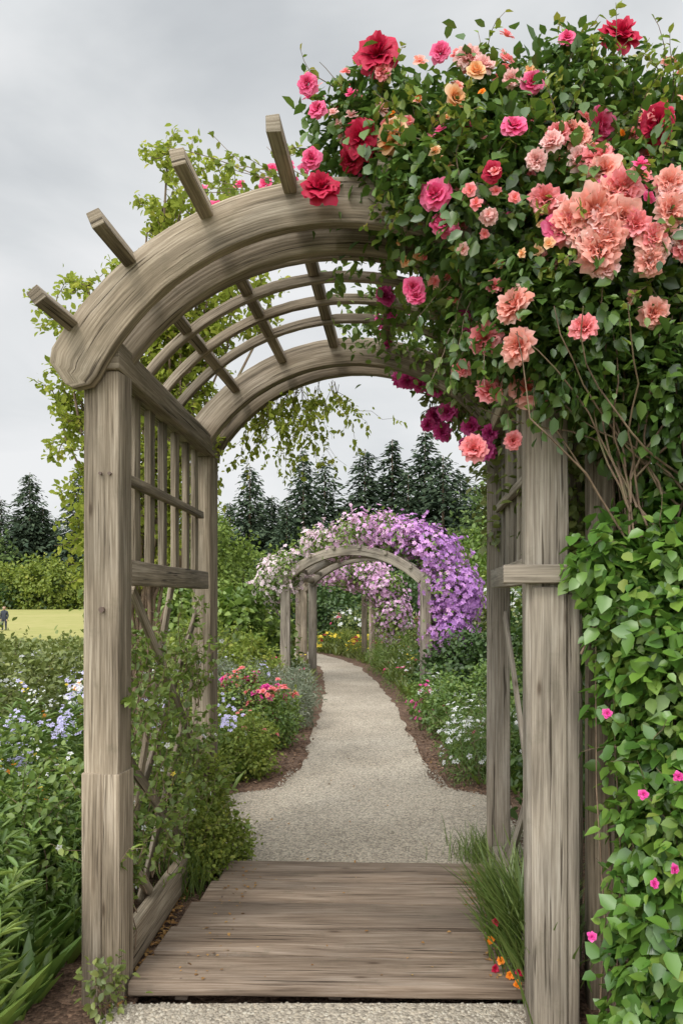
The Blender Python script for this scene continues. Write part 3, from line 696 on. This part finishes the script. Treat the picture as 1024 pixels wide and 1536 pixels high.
shrub('big_leaf_shrub', [(-2.5, 13.2, .8, .6, .6, .75), (-3.3, 13.6, .9, .7, .7, .8), (-2.0, 14.6, .5, .35, .5, .5)], 9000, .12, G_MID, ROUND, 16, .1, .2)
shrub('border_perennials', [(-1.75, 12.0, .25, .3, .4, .28), (-1.2, 10.4, .15, .2, .3, .2)], 3500, .05, G_OLIVE, LANCE, 18, .05, .2, [(50, .06, F_PINK)], keep=np_())
shrub('white_phlox', [(.82, 6.25, .24, .24, .3, .25), (1.15, 6.5, .28, .3, .3, .28), (.95, 6.95, .25, .25, .3, .25)], 6200, .04, G_HERB, LANCE, 18, .05, .25, [(420, .045, F_WHITE)], keep=np_(), shoots=50)
shrub('border_shrub', [(.9, 8.2, .3, .3, .4, .32), (1.4, 8.0, .4, .4, .4, .4), (.75, 9.3, .25, .25, .4, .3), (1.5, 7.0, .35, .4, .4, .4)], 8500, .045, G_HERB, OVAL, 18, .05, .25, [(70, .06, F_WHITE), (24, .06, F_PINK)], keep=np_(), shoots=60)
shrub('magenta_flower_spike', [(.56, 8.6, .25, .08, .1, .25)], 500, .04, G_MID, LANCE, 12, .03, .3, [(60, .055, F_MAG)], stems=6)
shrub('dark_shrub', [(1.35, 10.6, .5, .5, .5, .5), (1.0, 11.6, .35, .3, .5, .38), (1.9, 10.0, .6, .5, .5, .6)], 8000, .07, G_DARK, OVAL, 20, .07, .2, stems=8)
shrub('path_edge_plants', [(.62, 11, .12, .25, .6, .18), (.35, 13, .13, .25, .7, .2), (.05, 15, .2, .25, .7, .24), (.8, 13.5, .35, .4, .7, .4), (.4, 16, .4, .5, .7, .45)], 7000, .05, G_MID, LANCE, 18, .06, .2, [(40, .06, F_PINK)], keep=np_())
shrub('pale_flower_bush', [(2.2, 13.5, .95, .6, .6, .75), (1.7, 14.5, .8, .6, .6, .8), (2.8, 12.5, .9, .6, .6, .8)], 8000, .08, G_OLIVE, OVAL, 20, .08, .2, [(600, .08, F_WHITE)])
shrub('green_shrub', [(3.4, 16, 1.3, 1.2, 1.0, 1.3), (2.6, 18, 1.6, 1.2, 1.0, 1.5), (4.6, 14, 1.2, 1.1, 1.0, 1.2), (3.2, 9.5, .9, .8, 1.2, .9), (2.5, 7.3, .7, .6, 1.0, .7)], 15000, .11, G_MID, OVAL, 20, .12, .2)
shrub('yellow_flower_bed', [(-.9, 20.5, .25, .9, .6, .3), (-.3, 19.0, .2, .35, .5, .28), (.3, 20, .3, .5, .5, .35)], 4000, .07, G_LIGHT, LANCE, 18, .07, .2, [(260, .1, F_YEL), (30, .1, F_CRIM)])
shrub('back_hedge', [(-.6, 23.5, .9, 1.6, .8, 1.0), (1.6, 23, 1.1, 1.6, .8, 1.2), (-2.6, 24, 1.0, 1.4, .8, 1.1)], 9000, .13, G_DARK, OVAL, 20, .14, .2)
shrub('background_flower_bed', [(-.3, 21.8, .75, .9, .5, .45), (.9, 20.5, .5, .7, .5, .5)], 3500, .07, G_OLIVE, OVAL, 18, .08, .2, [(300, .09, F_WHITE), (100, .09, F_PINK)])
shrub('rounded_tree', [(-6.3, 20.5, 2.0, 1.3, 1.2, 1.7), (-5.0, 21, 2.2, 1.2, 1.2, 1.65), (-3.8, 22, 1.7, 1.2, 1.2, 1.5), (-7.2, 22, 1.6, 1.1, 1.2, 1.5), (-4.3, 19, 1.0, 1.1, 1.0, 1.0)], 24000, .11, leaf_mat('hazel_leaf', [(.06, .11, .02), (.10, .16, .03), (.16, .22, .05)], .3, .6, .02, gain=(1.5, 1.35, 1.1)), OVAL, 20, .15, .15, stems=14)
shrub('pale_shrub', [(-41, 92, 2.6, 3.6, 2.5, 3.4), (-46, 93, 2.2, 3.6, 2.5, 2.9), (-36, 94, 2.0, 3.2, 2.4, 2.5)], 9000, .42, G_LIGHT, OVAL, 20, .42, .15, stems=6)
def tuft(name, cx, cy, rx, ry, n, h, mat=G_GRASS, lean=.35):
    par = empty(name, (cx, cy, 0))
    x = cx + rng.normal(0, rx, n); y = cy + rng.normal(0, ry, n)
    a = rng.random(n) * 6.283; Yd = np.stack([np.cos(a) * lean, np.sin(a) * lean, np.ones(n)], 1) + rng.normal(0, .1, (n, 3))
    Zd = np.stack([-np.cos(a), -np.sin(a), np.full(n, .3)], 1)
    scatter('blades', BLADE, np.stack([x, y, np.full(n, -.016)], 1), Yd, Zd, h * (.5 + .7 * rng.random(n)), mat, par)
    return par
tf_ = tuft('ornamental_grass', .635, 3.08, .045, .14, 1100, .42, G_GRASS)
P = np.array([(.47, 2.95, .17), (.50, 2.88, .12), (.53, 2.85, .08), (.55, 2.8, .07), (.5, 3.0, .22), (.56, 2.83, .10), (.48, 2.9, .08)]); Zn = nrm(np.array([[0, -1, .6]] * 7) + runit(7) * .4)
scatter('flowers', ROSE_S, P[:4], np.cross(Zn[:4], runit(4)), Zn[:4], .036, F_ORAN, tf_); scatter('red_flowers', ROSE_S, P[4:], np.cross(Zn[4:], runit(3)), Zn[4:], .036, F_CRIM, tf_)
tubes('flower_stems', [[(.62, 3.0, 0), (p[0] + .04, p[1] + .03, p[2] * .8 + .02), p] for p in P], .0018, G_GRASS, tf_)
tuft('ornamental_grass', .66, 4.35, .10, .08, 400, .18)
tuft('ornamental_grass', .66, 3.7, .04, .25, 400, .24)
tuft('ornamental_grass', -1.02, 4.0, .06, .12, 300, .35)
def meadow(name, x0, x1, y0, y1, n, h, mat, m=.5):
    x = rng.uniform(x0, x1, n); y = rng.uniform(y0, y1, n)
    k = ~on_path(x, y, m) ; x, y = x[k], y[k]; n = len(x)
    a = rng.random(n) * 6.283; Yd = np.stack([np.cos(a) * .6, np.sin(a) * .6, np.ones(n)], 1); Zd = np.stack([-np.cos(a), -np.sin(a), np.full(n, .5)], 1)
    hh = h * (.5 + .8 * rng.random(n)) * (1 + .4 * np.sin(x * 2.1) * np.cos(y * 1.7))
    return scatter(name, LANCE, np.stack([x, y, np.full(n, -.06)], 1), Yd, Zd, hh + .03, mat, None)
meadow('bed_foliage', -6, 5, 5.2, 12, 30000, .20, G_MID, .35)
meadow('meadow_foliage', -14, 10, 11, 24, 42000, .26, G_OLIVE, .3)
meadow('low_foliage', -4, -1.3, 2, 6, 9000, .25, G_HERB, .2)
def bed_flowers(name, n, x0, x1, y0, y1, sz, mat, h):
    x = rng.uniform(x0, x1, n // 6).repeat(6) + rng.normal(0, .12, n // 6 * 6); y = rng.uniform(y0, y1, n // 6).repeat(6) + rng.normal(0, .12, n // 6 * 6)
    k = ~on_path(x, y, .35); x, y = x[k], y[k]; n = len(x)
    Zn = nrm(np.array([0, -.4, .8]) + runit(n) * .4)
    scatter(name, FLOWER, np.stack([x, y, h * (.7 + .5 * rng.random(n))], 1), np.cross(Zn, runit(n)), Zn, sz * (.7 + .6 * rng.random(n)), mat, None)
bed_flowers('pink_bed_flowers', 300, -3.5, 3, 6.5, 16, .06, F_PINK, .3)
bed_flowers('white_bed_flowers', 540, -5, 4, 6.5, 18, .055, F_WHITE, .32)
bed_flowers('lilac_bed_flowers', 360, -5, -1.6, 6, 12, .05, F_LILAC, .35)
bed_flowers('yellow_bed_flowers', 120, -5, 2, 9, 20, .06, F_YEL, .3)

def litter(name, n, reg, size, mat, z, off_path=False):
    x = rng.uniform(reg[0], reg[1], n); y = rng.uniform(reg[2], reg[3], n)
    if off_path: k = ~on_path(x, y, -.03) | (rng.random(n) < .01); x, y = x[k], y[k]; n = len(x)
    Zd = nrm(np.array([0, 0, 1.]) + rng.normal(0, .25, (n, 3)))
    return scatter(name, OVAL, np.stack([x, y, np.full(n, z)], 1), np.cross(Zd, runit(n)), Zd, size * (.5 + rng.random(n)), mat, None)
LIT = leaf_mat('dry_leaf', [(.18, .09, .04), (.32, .18, .07), (.45, .30, .12)], .1, .8, 0)
litter('leaf_litter', 240, (-1.0, -.95, 2.75, 4.1), .02, LIT, .0)
litter('leaf_litter', 70, (-.78, -.6, 2.85, 4.1), .016, LIT, .066)
litter('leaf_litter', 90, (.45, .58, 2.85, 4.0), .018, LIT, .066)
litter('fallen_leaves', 30, (-.75, .5, 2.85, 4.1), .014, LIT, .066)
litter('fallen_leaves', 30, (-1.2, .9, 4.3, 7.5), .016, LIT, .006)
litter('mulch_chips', 5000, (-2.0, 1.6, 5.5, 8.8), .026, leaf_mat('chip', [(.07, .04, .025), (.18, .11, .07), (.3, .2, .14)], 0, .9, 0), .0, True)
ct = T([(-.5, -.4, 0), (.5, -.5, 0), (.6, .4, 0), (-.4, .5, 0), (-.3, -.25, .35), (.3, -.3, .4), (.35, .25, .35), (-.25, .3, .3)], [(4, 5, 6, 7), (0, 1, 5, 4), (1, 2, 6, 5), (2, 3, 7, 6), (3, 0, 4, 7)])
STONE = leaf_mat('stone', [(.18, .16, .125), (.33, .29, .235), (.48, .44, .36)], 0, .9, 0)
def stones(name, x, y, sz, z):
    n = len(x); a = rng.random(n) * 6.28
    scatter(name, ct, np.stack([x, y, np.full(n, z)], 1), np.stack([np.cos(a), np.sin(a), 0 * a], 1), np.tile([0, 0, 1.], (n, 1)), sz * (.5 + rng.random(n)), STONE, None)
stones('gravel_stones', rng.uniform(-1.0, .75, 5500), rng.uniform(2.3, 2.8, 5500), .010, -.003)
x = rng.uniform(-1.3, 1.0, 13000); y = rng.uniform(4.13, 6.6, 13000); k = on_path(x, y, .05); stones('gravel_stones', x[k], y[k], .0095, -.003)

# ================================================================== FAR ARBORS
def small_arbor(name, F_, zt, w, mat, ribs=3, top=2.37):
    par = empty(name, tuple(F_.A(.5, .5)) + (0,))
    W = np.linalg.norm(F_.A(1, 0) - F_.A(0, 0)) + w
    half = W / 2 + .02; rise = top - zt; R = (half ** 2 + rise ** 2) / (2 * rise); cz = top - R
    a = math.degrees(math.asin((zt - cz) / R))
    for u in (0, 1):
        for v in (0, 1):
            sg = -1 if u == 0 else 1
            p0 = F_.P(u, v, -.08, sg * w / 2); p1 = F_.P(u, v, zt + .06, sg * w / 2)
            beam('post_%d%d' % (u, v), p0, p1, w, w, mat, par, side=(1, 0, 0), bevel=.008)
        beam('plate_%d' % u, F_.P(u, 0, zt + .02, sg * w / 2), F_.P(u, 1, zt + .02, sg * w / 2), w * .7, .1, mat, par)
        for k in range(4):
            beam('slat_%d_%d' % (u, k), F_.P(u, .2 + .2 * k, -.08, sg * w / 2), F_.P(u, .2 + .2 * k, zt, sg * w / 2), .05, .03, mat, par)
    for i, v in enumerate(np.linspace(0, 1, ribs)):
        arch('arch_%d' % i, F_, v, cz, R + .02, .16, .16, .07, -.10, 180 - a, a, mat, par, rounded=False, n=30)
    for i in range(6):
        ang = math.radians(a + (180 - 2 * a) * (i + .5) / 6)
        beam('purlin_%d' % i, F_.arc(0, ang, R, cz, -.15), F_.arc(1, ang, R, cz, .15), .05, .06, mat, par)
    return par
F2 = Frame((-1.45, 12.6), (.72, 11.2), (-1.15, 14.6), (1.0, 13.2))
small_arbor('garden_arbor', F2, 1.86, .16, WOOD_G, 3, 2.36)
F3 = Frame((-1.6, 17.6), (-.10, 17.0), (-1.9, 19.2), (-.3, 18.6))
small_arbor('garden_arbor', F3, 1.75, .14, WOOD, 2, 2.15)
vine = empty('flowering_vine', (.9, 12, 0))
VE = [(-1.35, 12.6, 2.05, .35, .4, .22), (-.85, 12.6, 2.45, .4, .5, .20), (-.2, 12.2, 2.62, .45, .55, .20), (.4, 11.9, 2.5, .42, .55, .24), (.85, 11.6, 2.15, .42, .5, .38), (1.15, 11.5, 1.6, .42, .5, .45), (1.15, 11.4, 1.05, .34, .45, .4), (-1.7, 13, 1.8, .3, .4, .35)]
kv = lambda p: ~((p[:, 0] < .75) & (p[:, 2] < 2.2) & (p[:, 0] > -1.3)) 
pp, oo, rn = blob(VE, 9000, 20, .08, .3, kv); Y, Z = leaf_axes(oo, .3)
scatter('leaves', OVAL, pp, Y, Z, .07 * (.6 + .7 * rng.random(len(pp))), G_MID, vine, rn)
pp, oo, _ = blob(VE, 11000, 14, .075, 0, kv); pp += oo * .05
m = rng.random(len(pp)) < np.clip(.45 + .35 * pp[:, 0], .3, 1); pp, oo = pp[m], oo[m]
Zn = nrm(oo + runit(len(pp)) * .5); rv = np.clip((pp[:, 0] + 1.2) / 2.4 + rng.normal(0, .16, len(pp)), 0, 1)
scatter('flowers', FLOWER, pp, np.cross(Zn, runit(len(pp))), Zn, .085 * (.6 + .7 * rng.random(len(pp))), F_VINE, vine, rv)
s, o, _ = blob(VE, 110, 1, .01, 0, kv); po, P, o2 = sprigs(s, o + np.array([0, 0, .3]), .3, -.02, 9)
tubes('shoots', po, .005, CANE, vine); Zn = nrm(o2); scatter('shoot_flowers', FLOWER, P, np.cross(Zn, runit(len(P))), Zn, .07, F_VINE, vine, np.clip((P[:, 0] + 1.2) / 2.4, 0, 1))
tubes('trunk', [wander((1.1 + .1 * i, 11.5, -.08), (0, 0, 1), 2.0, 8, 0, .08) for i in range(4)], .02, CANE, vine)
v3 = empty('flowering_vine', (-.6, 17, 0))
V3 = [(-.9, 17.4, 2.15, .6, .7, .2), (-.2, 17.3, 2.05, .45, .7, .25), (.25, 17.0, 1.7, .35, .6, .35), (.4, 16.9, 1.1, .3, .6, .5)]
pp, oo, rn = blob(V3, 3500, 20, .09, .3); Y, Z = leaf_axes(oo, .3); scatter('leaves', OVAL, pp, Y, Z, .09, G_MID, v3, rn)
pp, oo, _ = blob(V3, 2600, 14, .09, 0); pp += oo * .05; Zn = nrm(oo + runit(len(pp)) * .5)
scatter('flowers', FLOWER, pp, np.cross(Zn, runit(len(pp))), Zn, .10, F_VINE, v3, rng.uniform(.25, .6, len(pp)))

# ================================================================== DISTANT TREES
def fir_mesh(seed, wid=.19):
    r_ = np.random.default_rng(seed); P = []; Yd = []; S = []
    nl = 48; lean = r_.uniform(.55, .9)
    for i in range(nl):
        h = .05 + .94 * i / nl
        R = wid * (1 - h) ** lean * r_.uniform(.7, 1.2) + .008
        for k in range(14):
            a = r_.random() * 6.283; Rk = R * r_.uniform(.5, 1.25); hh = h + r_.normal(0, .012)
            m_ = max(3, int(9 * Rk / wid) + 2)
            for t in np.linspace(.15, 1, m_):
                rr_ = Rk * t; z = hh + .25 * Rk - .55 * Rk * t * t + r_.normal(0, .005)
                aa = a + r_.normal(0, .16)
                P.append((math.cos(aa) * rr_, math.sin(aa) * rr_, z))
                b = aa + r_.uniform(-.9, .9); Yd.append((math.cos(b), math.sin(b), r_.uniform(-.8, .1))); S.append(.055 * (1.15 - .8 * h) * r_.uniform(.6, 1.3))
    P = np.array(P); Yd = np.array(Yd); n = len(P)
    Zd = np.tile([0, 0, 1.], (n, 1)) + r_.normal(0, .5, (n, 3))
    FT = T([(0, 0, 0), (.22, .3, .03), (.16, .7, -.02), (0, 1, -.15), (-.16, .7, -.02), (-.22, .3, .03)], [(0, 1, 2, 3), (0, 3, 4, 5)])
    o = scatter('fir_crown_src', FT, P, Yd, Zd, np.array(S), G_FIR, None)
    me = o.data; bpy.data.objects.remove(o)
    return me
FM = [fir_mesh(1, .22), fir_mesh(2, .28), fir_mesh(3, .19), fir_mesh(4, .25), fir_mesh(5, .31)]
bpy.ops.mesh.primitive_cone_add(vertices=8, radius1=.014, radius2=.001, depth=1, location=(0, 0, .5)); tr_src = bpy.context.object
bpy.context.view_layer.update(); tme = tr_src.data; tme.transform(tr_src.matrix_world); tme.materials.append(CANE); bpy.data.objects.remove(tr_src)
row = empty('conifer_row', (0, 50, 0))
def fir(x, y, h, k, w=1.0):
    for me, nm in ((FM[k % 5], 'crown'), (tme, 'trunk')):
        o = bpy.data.objects.new(nm, me); COL.objects.link(o); o.parent = row
        o.location = Vector((x, y, -.1)) - Vector(row.location); o.scale = (h * w, h * w, h); o.rotation_euler = (0, 0, k * 1.7)
FT_ = [(375, 696, 48), (345, 752, 52), (408, 742, 50), (455, 674, 47), (487, 686, 50), (430, 750, 45), (520, 770, 55), (547, 672, 50), (588, 658, 52), (612, 712, 48), (637, 642, 50), (664, 682, 47), (690, 706, 52), (715, 725, 45), (745, 684, 48), (770, 674, 50), (800, 694, 52),
       (45, 708, 104), (118, 702, 100), (2, 748, 108), (85, 775, 112), (-40, 720, 104), (150, 735, 108), (190, 720, 100), (240, 745, 104), (290, 740, 98), (320, 765, 96), (65, 760, 104), (25, 770, 110)]
for k, (tx, ty, d) in enumerate(FT_):
    fir((tx - 560) / 1100 * d, d, 1.6 + (895 - ty) / 1100 * d, k, (1.05 if d > 90 else 1.15) + .35 * rng.random())
for k in range(46):
    d = rng.uniform(56, 75); x = -62 + 124 * k / 46 + rng.normal(0, 1.2); h = rng.uniform(6.5, 10)
    if x < -12: d += 50; x = x * 1.7; h *= 1.7
    fir(x, d, h, k, 1.3)
shrub('distant_woodland', [(x, 44 + 3 * math.sin(x), 1.8 + .6 * math.sin(x * 1.7), 2.6, 2.0, 2.2 + .7 * math.sin(x * .9)) for x in np.arange(-11, 30, 3.2)], 26000, .32, G_TREE, OVAL, 18, .35, .1, stems=0)
shrub('deciduous_tree', [(6.0, 30, 4.2, 2.2, 2.0, 2.2), (7.8, 30, 3.2, 2.0, 2.0, 2.4), (5.0, 31, 2.4, 1.8, 1.8, 2.2), (9.6, 30, 4.2, 2.2, 2, 2.6)], 14000, .22, G_TREE, OVAL, 18, .28, .15, stems=12)
shrub('distant_hedge', [(x, 93 + 2 * math.sin(x * .3), 1.0, 4.5, 2.5, 1.5 + .3 * math.sin(x * .23)) for x in np.arange(-90, -6, 6)], 20000, .45, G_DARK, OVAL, 18, .45, .1, stems=0)
shrub('distant_trees', [(-33, 97, 4.0, 5, 3.5, 5.0), (-52, 99, 4, 5, 3.5, 5.0), (-24, 98, 3.6, 5, 3.5, 5), (-62, 99, 4, 6, 4, 5.5), (-15, 97, 3, 5, 3, 4)], 13000, .55, G_TREE, OVAL, 18, .6, .1, stems=4)

# ================================================================== DISTANT CHILD standing in the field
kid = empty('person', (-17.1, 34, -.02))
def skin(name, pts, edges, radii, mat, root=0, sub=2):
    me = bpy.data.meshes.new(name); me.from_pydata(pts, edges, []); me.materials.append(mat)
    o = bpy.data.objects.new(name, me); COL.objects.link(o); o.parent = kid
    o.modifiers.new('skin', 'SKIN')
    for i, r in enumerate(radii): me.skin_vertices[0].data[i].radius = (r[0], r[1]) if isinstance(r, tuple) else (r, r)
    me.skin_vertices[0].data[root].use_root = True
    m2 = o.modifiers.new('sub', 'SUBSURF'); m2.levels = sub; m2.render_levels = sub
    return o
def plain(name, c):
    m, nt = mat_new(name); p = N(nt, 'ShaderNodeBsdfPrincipled'); o = N(nt, 'ShaderNodeOutputMaterial'); nt.links.new(p.outputs[0], o.inputs[0])
    nz = N(nt, 'ShaderNodeTexNoise'); nz.inputs['Scale'].default_value = 30; r = ramp(nt, [(.3, tuple(q * .7 for q in c)), (.7, tuple(q * 1.2 for q in c))]); nt.links.new(nz.outputs[0], r.inputs[0]); nt.links.new(r.outputs[0], p.inputs['Base Color']); p.inputs['Roughness'].default_value = .85
    return m
CLO = plain('dark_cloth', (.03, .035, .05)); SKN = plain('skin', (.45, .28, .2)); HAIR = plain('brown_hair', (.12, .07, .04))
try:
    skin('clothed_body', [(0, 0, .58), (0, 0, .72), (0, 0, .88), (0, 0, .96), (.13, 0, .87), (.17, .02, .68), (.15, -.05, .52), (-.13, 0, .87), (-.17, .02, .68), (-.15, -.05, .52), (.07, 0, .52), (.08, -.01, .3), (.08, .01, .05), (.08, -.08, .03), (-.07, 0, .52), (-.08, -.01, .3), (-.08, .01, .05), (-.08, -.08, .03)],
         [(0, 1), (1, 2), (2, 3), (2, 4), (4, 5), (5, 6), (2, 7), (7, 8), (8, 9), (0, 10), (10, 11), (11, 12), (12, 13), (0, 14), (14, 15), (15, 16), (16, 17)],
         [(.10, .08), (.10, .08), (.11, .08), .04, .05, .04, .03, .05, .04, .03, .07, .05, .035, .03, .07, .05, .035, .03], CLO)
    skin('head', [(0, 0, .95), (0, 0, 1.0), (0, -.01, 1.05), (0, 0, 1.11)], [(0, 1), (1, 2), (2, 3)], [.035, .06, .08, .06], SKN)
    skin('hair', [(0, .04, .98), (0, .04, 1.06), (0, .015, 1.13)], [(0, 1), (1, 2)], [.05, .075, .075], HAIR)
    for sx in (-1, 1):
        hs = [(sx * .15, -.05, .52), (sx * .15, -.065, .48)]; he = [(0, 1)]; hr = [.02, .022]
        for q, (dx, L_) in enumerate([(-.018, .04), (-.006, .05), (.006, .048), (.018, .038)]):
            hs.append((sx * .15 + dx, -.075, .48 - L_)); he.append((1, len(hs) - 1)); hr.append(.006)
        hs.append((sx * .13, -.08, .46)); he.append((1, len(hs) - 1)); hr.append(.007)
        skin('hand', hs, he, hr, SKN)
except Exception as ex:
    print('person problem', ex)

# ================================================================== SKY, LIGHT, CAMERA
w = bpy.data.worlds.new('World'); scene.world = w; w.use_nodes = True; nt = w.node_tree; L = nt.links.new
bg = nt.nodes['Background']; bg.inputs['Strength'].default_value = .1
sky = N(nt, 'ShaderNodeTexSky'); sky.sky_type = 'NISHITA'; sky.sun_disc = False; sky.sun_elevation = math.radians(52); sky.sun_rotation = math.radians(210)
tc = N(nt, 'ShaderNodeTexCoord')
mp = N(nt, 'ShaderNodeMapping'); mp.inputs['Scale'].default_value = (1, 1, 2.4); mp.inputs['Location'].default_value = (.35, 0, .2); mp.inputs['Rotation'].default_value = (0, .35, 0); L(tc.outputs['Generated'], mp.inputs[0])
nz = N(nt, 'ShaderNodeTexNoise'); nz.inputs['Scale'].default_value = 2.4; nz.inputs['Detail'].default_value = 6; nz.inputs['Roughness'].default_value = .48; nz.inputs['Distortion'].default_value = .35
L(mp.outputs[0], nz.inputs['Vector'])
sx = N(nt, 'ShaderNodeSeparateXYZ'); L(tc.outputs['Generated'], sx.inputs[0])
e1 = N(nt, 'ShaderNodeMapRange'); e1.inputs[1].default_value = 0.0; e1.inputs[2].default_value = .6; e1.inputs[3].default_value = .34; e1.inputs[4].default_value = .06; L(sx.outputs[2], e1.inputs[0])
na = N(nt, 'ShaderNodeMath', operation='MULTIPLY_ADD'); L(nz.outputs[0], na.inputs[0]); na.inputs[1].default_value = 1.1; na.inputs[2].default_value = -.05
ad = N(nt, 'ShaderNodeMath', operation='ADD'); L(na.outputs[0], ad.inputs[0]); L(e1.outputs[0], ad.inputs[1])
e2 = N(nt, 'ShaderNodeMath', operation='MULTIPLY_ADD'); L(sx.outputs[0], e2.inputs[0]); e2.inputs[1].default_value = .2; L(ad.outputs[0], e2.inputs[2])
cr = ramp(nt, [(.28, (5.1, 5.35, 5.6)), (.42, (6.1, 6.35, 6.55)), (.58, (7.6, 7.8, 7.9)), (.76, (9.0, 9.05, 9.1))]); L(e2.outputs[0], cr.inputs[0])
# the veiled sun: the cloud deck is much brighter high up and towards the sun (behind the viewer)
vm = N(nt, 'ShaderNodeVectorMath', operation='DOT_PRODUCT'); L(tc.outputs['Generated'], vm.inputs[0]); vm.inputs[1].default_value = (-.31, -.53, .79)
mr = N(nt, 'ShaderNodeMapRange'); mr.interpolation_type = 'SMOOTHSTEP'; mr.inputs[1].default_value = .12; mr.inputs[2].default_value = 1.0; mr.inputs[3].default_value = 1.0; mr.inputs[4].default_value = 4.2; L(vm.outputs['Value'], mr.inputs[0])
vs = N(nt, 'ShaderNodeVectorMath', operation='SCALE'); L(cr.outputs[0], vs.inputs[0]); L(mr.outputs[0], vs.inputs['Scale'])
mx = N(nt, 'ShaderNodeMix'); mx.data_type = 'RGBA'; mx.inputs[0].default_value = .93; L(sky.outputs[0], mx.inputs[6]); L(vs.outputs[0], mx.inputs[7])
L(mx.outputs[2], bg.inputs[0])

sun = bpy.data.lights.new('sun', 'SUN'); sun.energy = 1.5; sun.angle = math.radians(16); sun.color = (1, .95, .87)
so = bpy.data.objects.new('sun', sun); COL.objects.link(so); so.rotation_euler = (math.radians(38), 0, math.radians(-30))

cam = bpy.data.cameras.new('camera'); co = bpy.data.objects.new('camera', cam); COL.objects.link(co)
co.location = (0, 0, 1.55); co.rotation_euler = (math.radians(90), 0, 0)
cam.sensor_width = 36; cam.lens = 1100 / 1536 * 36; cam.shift_x = -48 / 1536; cam.shift_y = 127 / 1536; cam.clip_end = 3000; cam.clip_start = .05
scene.camera = co
scene.view_settings.view_transform = 'Standard'; scene.view_settings.look = 'None'; scene.view_settings.exposure = 0
